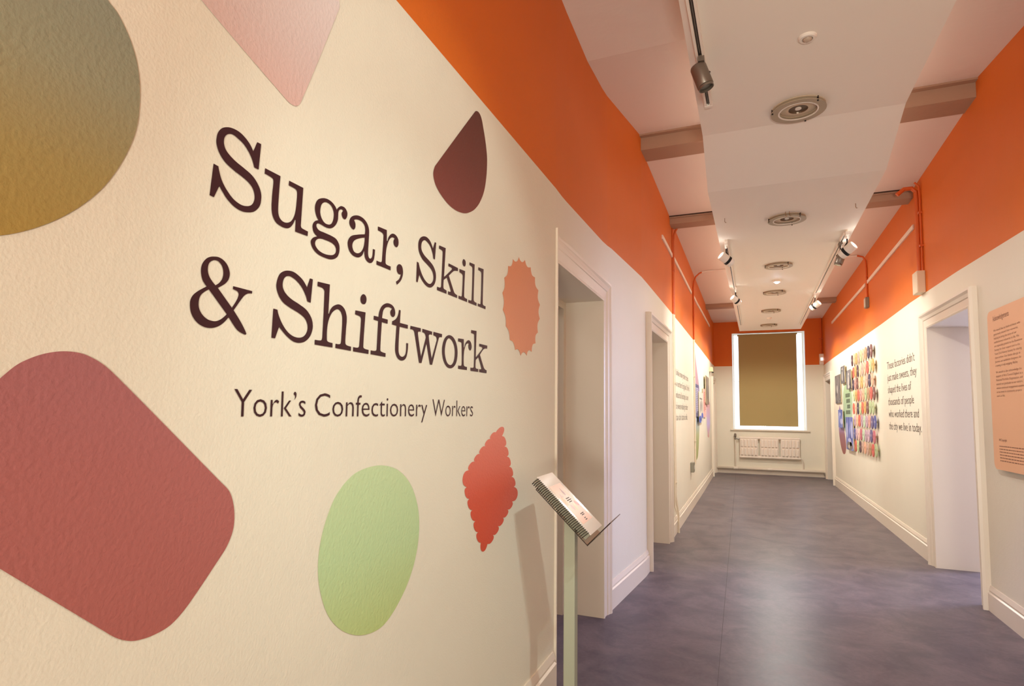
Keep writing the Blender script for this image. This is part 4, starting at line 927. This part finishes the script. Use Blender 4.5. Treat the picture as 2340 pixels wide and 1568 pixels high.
# door holder on the left wall at the far end
q = on_l(1627, 845, .05)
e = empty('door_closer', (xl(q.y), q.y, q.z), 'small cream door holder above the far left door frame', 'door holder')
bevel(MB().box((xl(q.y), q.y-.12, q.z-.05), (xl(q.y)+.07, q.y+.12, q.z+.05)).build('body', mat('holder_cream', (226, 212, 170), .4), e), .006)
MB().box((xl(q.y)+.05, q.y-.16, q.z-.075), (xl(q.y)+.09, q.y-.04, q.z-.055)).build('arm', DARK, e)
# ------------------------------------------------------------------ blind, radiator and pipes at the end wall
YB = YE+.12
ba, bb, bc = on_y(1687, 766, YB), on_y(1822, 764, YB), on_y(1690, 971, YB); bd = on_y(1822, 975, YB)
e = empty('roller_blind', ((ba.x+bb.x)/2, YB, 3.27), 'closed olive-brown roller blind hanging in the end window', 'blind')
BL = mat('blind_fabric', (172, 150, 98), .75, bump=[(160, .2, .002)])
fx0, fx1 = (ba.x+bc.x)/2, (bb.x+bd.x)/2
MB().box((fx0, YB-.0015, bd.z+.02), (fx1, YB+.0015, 3.26)).build('fabric', BL, e)
MB().lathe((fx0-.02, YB+.02, 3.265), (1, 0, 0), [(0, 0), (.022, 0), (.022, fx1-fx0+.04), (0, fx1-fx0+.04)], 16).build('roller_tube', BL, e)
bevel(MB().box((fx0, YB-.006, bd.z-.005), (fx1, YB+.006, bd.z+.022)).build('bottom_bar', BL, e), .003)
YR = YE-.03
r0, r1 = on_y(1690, 1000, YR-.06), on_y(1829, 1050, YR-.06)
rt, rb = on_y(1690, 999, YR-.06).z, on_y(1760, 1049, YR-.06).z
RAD = mat('radiator_enamel', (238, 224, 208), .4)
rad = empty('radiator', ((r0.x+r1.x)/2, YE, rb), 'cream cast iron wall radiator in three sections under the window', 'radiator')
wd = (r1.x-r0.x); sw = (wd-.08)/3
for k in range(3):
    xa = r0.x+k*(sw+.04); xb = xa+sw; yf = YR-.07
    s_ = bevel(MB().box((xa, yf+.012, rb+.02), (xb, YR-.01, rt-.01)).build('section', RAD, rad), .012)
    MB().tube([(xa-.005, yf+.03, rt-.012), (xb+.005, yf+.03, rt-.012)], .026, 10).build('top_header', RAD, s_)
    MB().tube([(xa-.005, yf+.03, rb+.025), (xb+.005, yf+.03, rb+.025)], .026, 10).build('bottom_header', RAD, s_)
    hm = (rb+rt)/2; cw = (sw-.03)/5
    for j in range(5):
        for z0, z1 in ((rb+.07, hm-.012), (hm+.022, rt-.05)):
            bevel(MB().box((xa+.015+j*cw+.012, yf-.016, z0), (xa+.015+(j+1)*cw-.012, yf+.014, z1)).build('column', RAD, s_), .01)
    if k < 2:
        for zz in (rt-.012, rb+.025): MB().lathe((xb-.002, yf+.03, zz), (1, 0, 0), [(.034, 0), (.034, .044)], 12).build('joint', RAD, rad)
vx = on_y(1680.5, 1010, YR-.05)
val_ = empty('radiator_valve', (vx.x, YR-.05, .2), 'radiator valve and supply pipe at the left end of the radiator', 'valve')
MB().tube([(vx.x, YR-.04, .158), (vx.x, YR-.04, rt-.05)], .013, 10).build('pipe', TRIM, val_)
vb = MB().lathe((vx.x, YR-.04, rt-.06), (0, 0, 1), [(.018, 0), (.022, .02), (.016, .05), (.02, .06), (.026, .08), (.026, .13), (.018, .145)], 14).build('valve_head', mat('valve_grey', (130, 122, 110), .4, .3), val_)
MB().tube([(vx.x, YR-.04, rt-.03), (r0.x-.02, YR-.04, rt-.05), (r0.x-.004, YR-.04, rt-.05)], .014, 8).build('union', GREY, val_)
ret = r1.x+.055
e = solo(MB().tube([(r1.x-.02, YR-.04, rb+.03), (ret-.01, YR-.04, rb+.02), (ret, YR-.04, rb-.01), (ret, YR-.04, .14)], .012, 10).build('return_pipe', TRIM), 'thin return pipe at the right end of the radiator', 'pipe')
hp = on_y(1760, 1078.5, YR-.04)
e = empty('heating_pipe', (.4, YR-.05, .1), 'thick cream heating pipe along the foot of the end wall', 'pipe')
MB().tube([(xl(YE)+.03, YR-.045, .125), (xr(YE)-.06, YR-.045, .125), (xr(YE)-.035, YR-.03, .11), (xr(YE)-.03, YR-.02, .05)], .03, 12).build('pipe', TRIM, e, True)
for x in (vx.x, .42, ret): MB().lathe((x-.045, YR-.045, .125), (1, 0, 0), [(.034, 0), (.034, .09)], 12).build('tee_joint', TRIM, e)
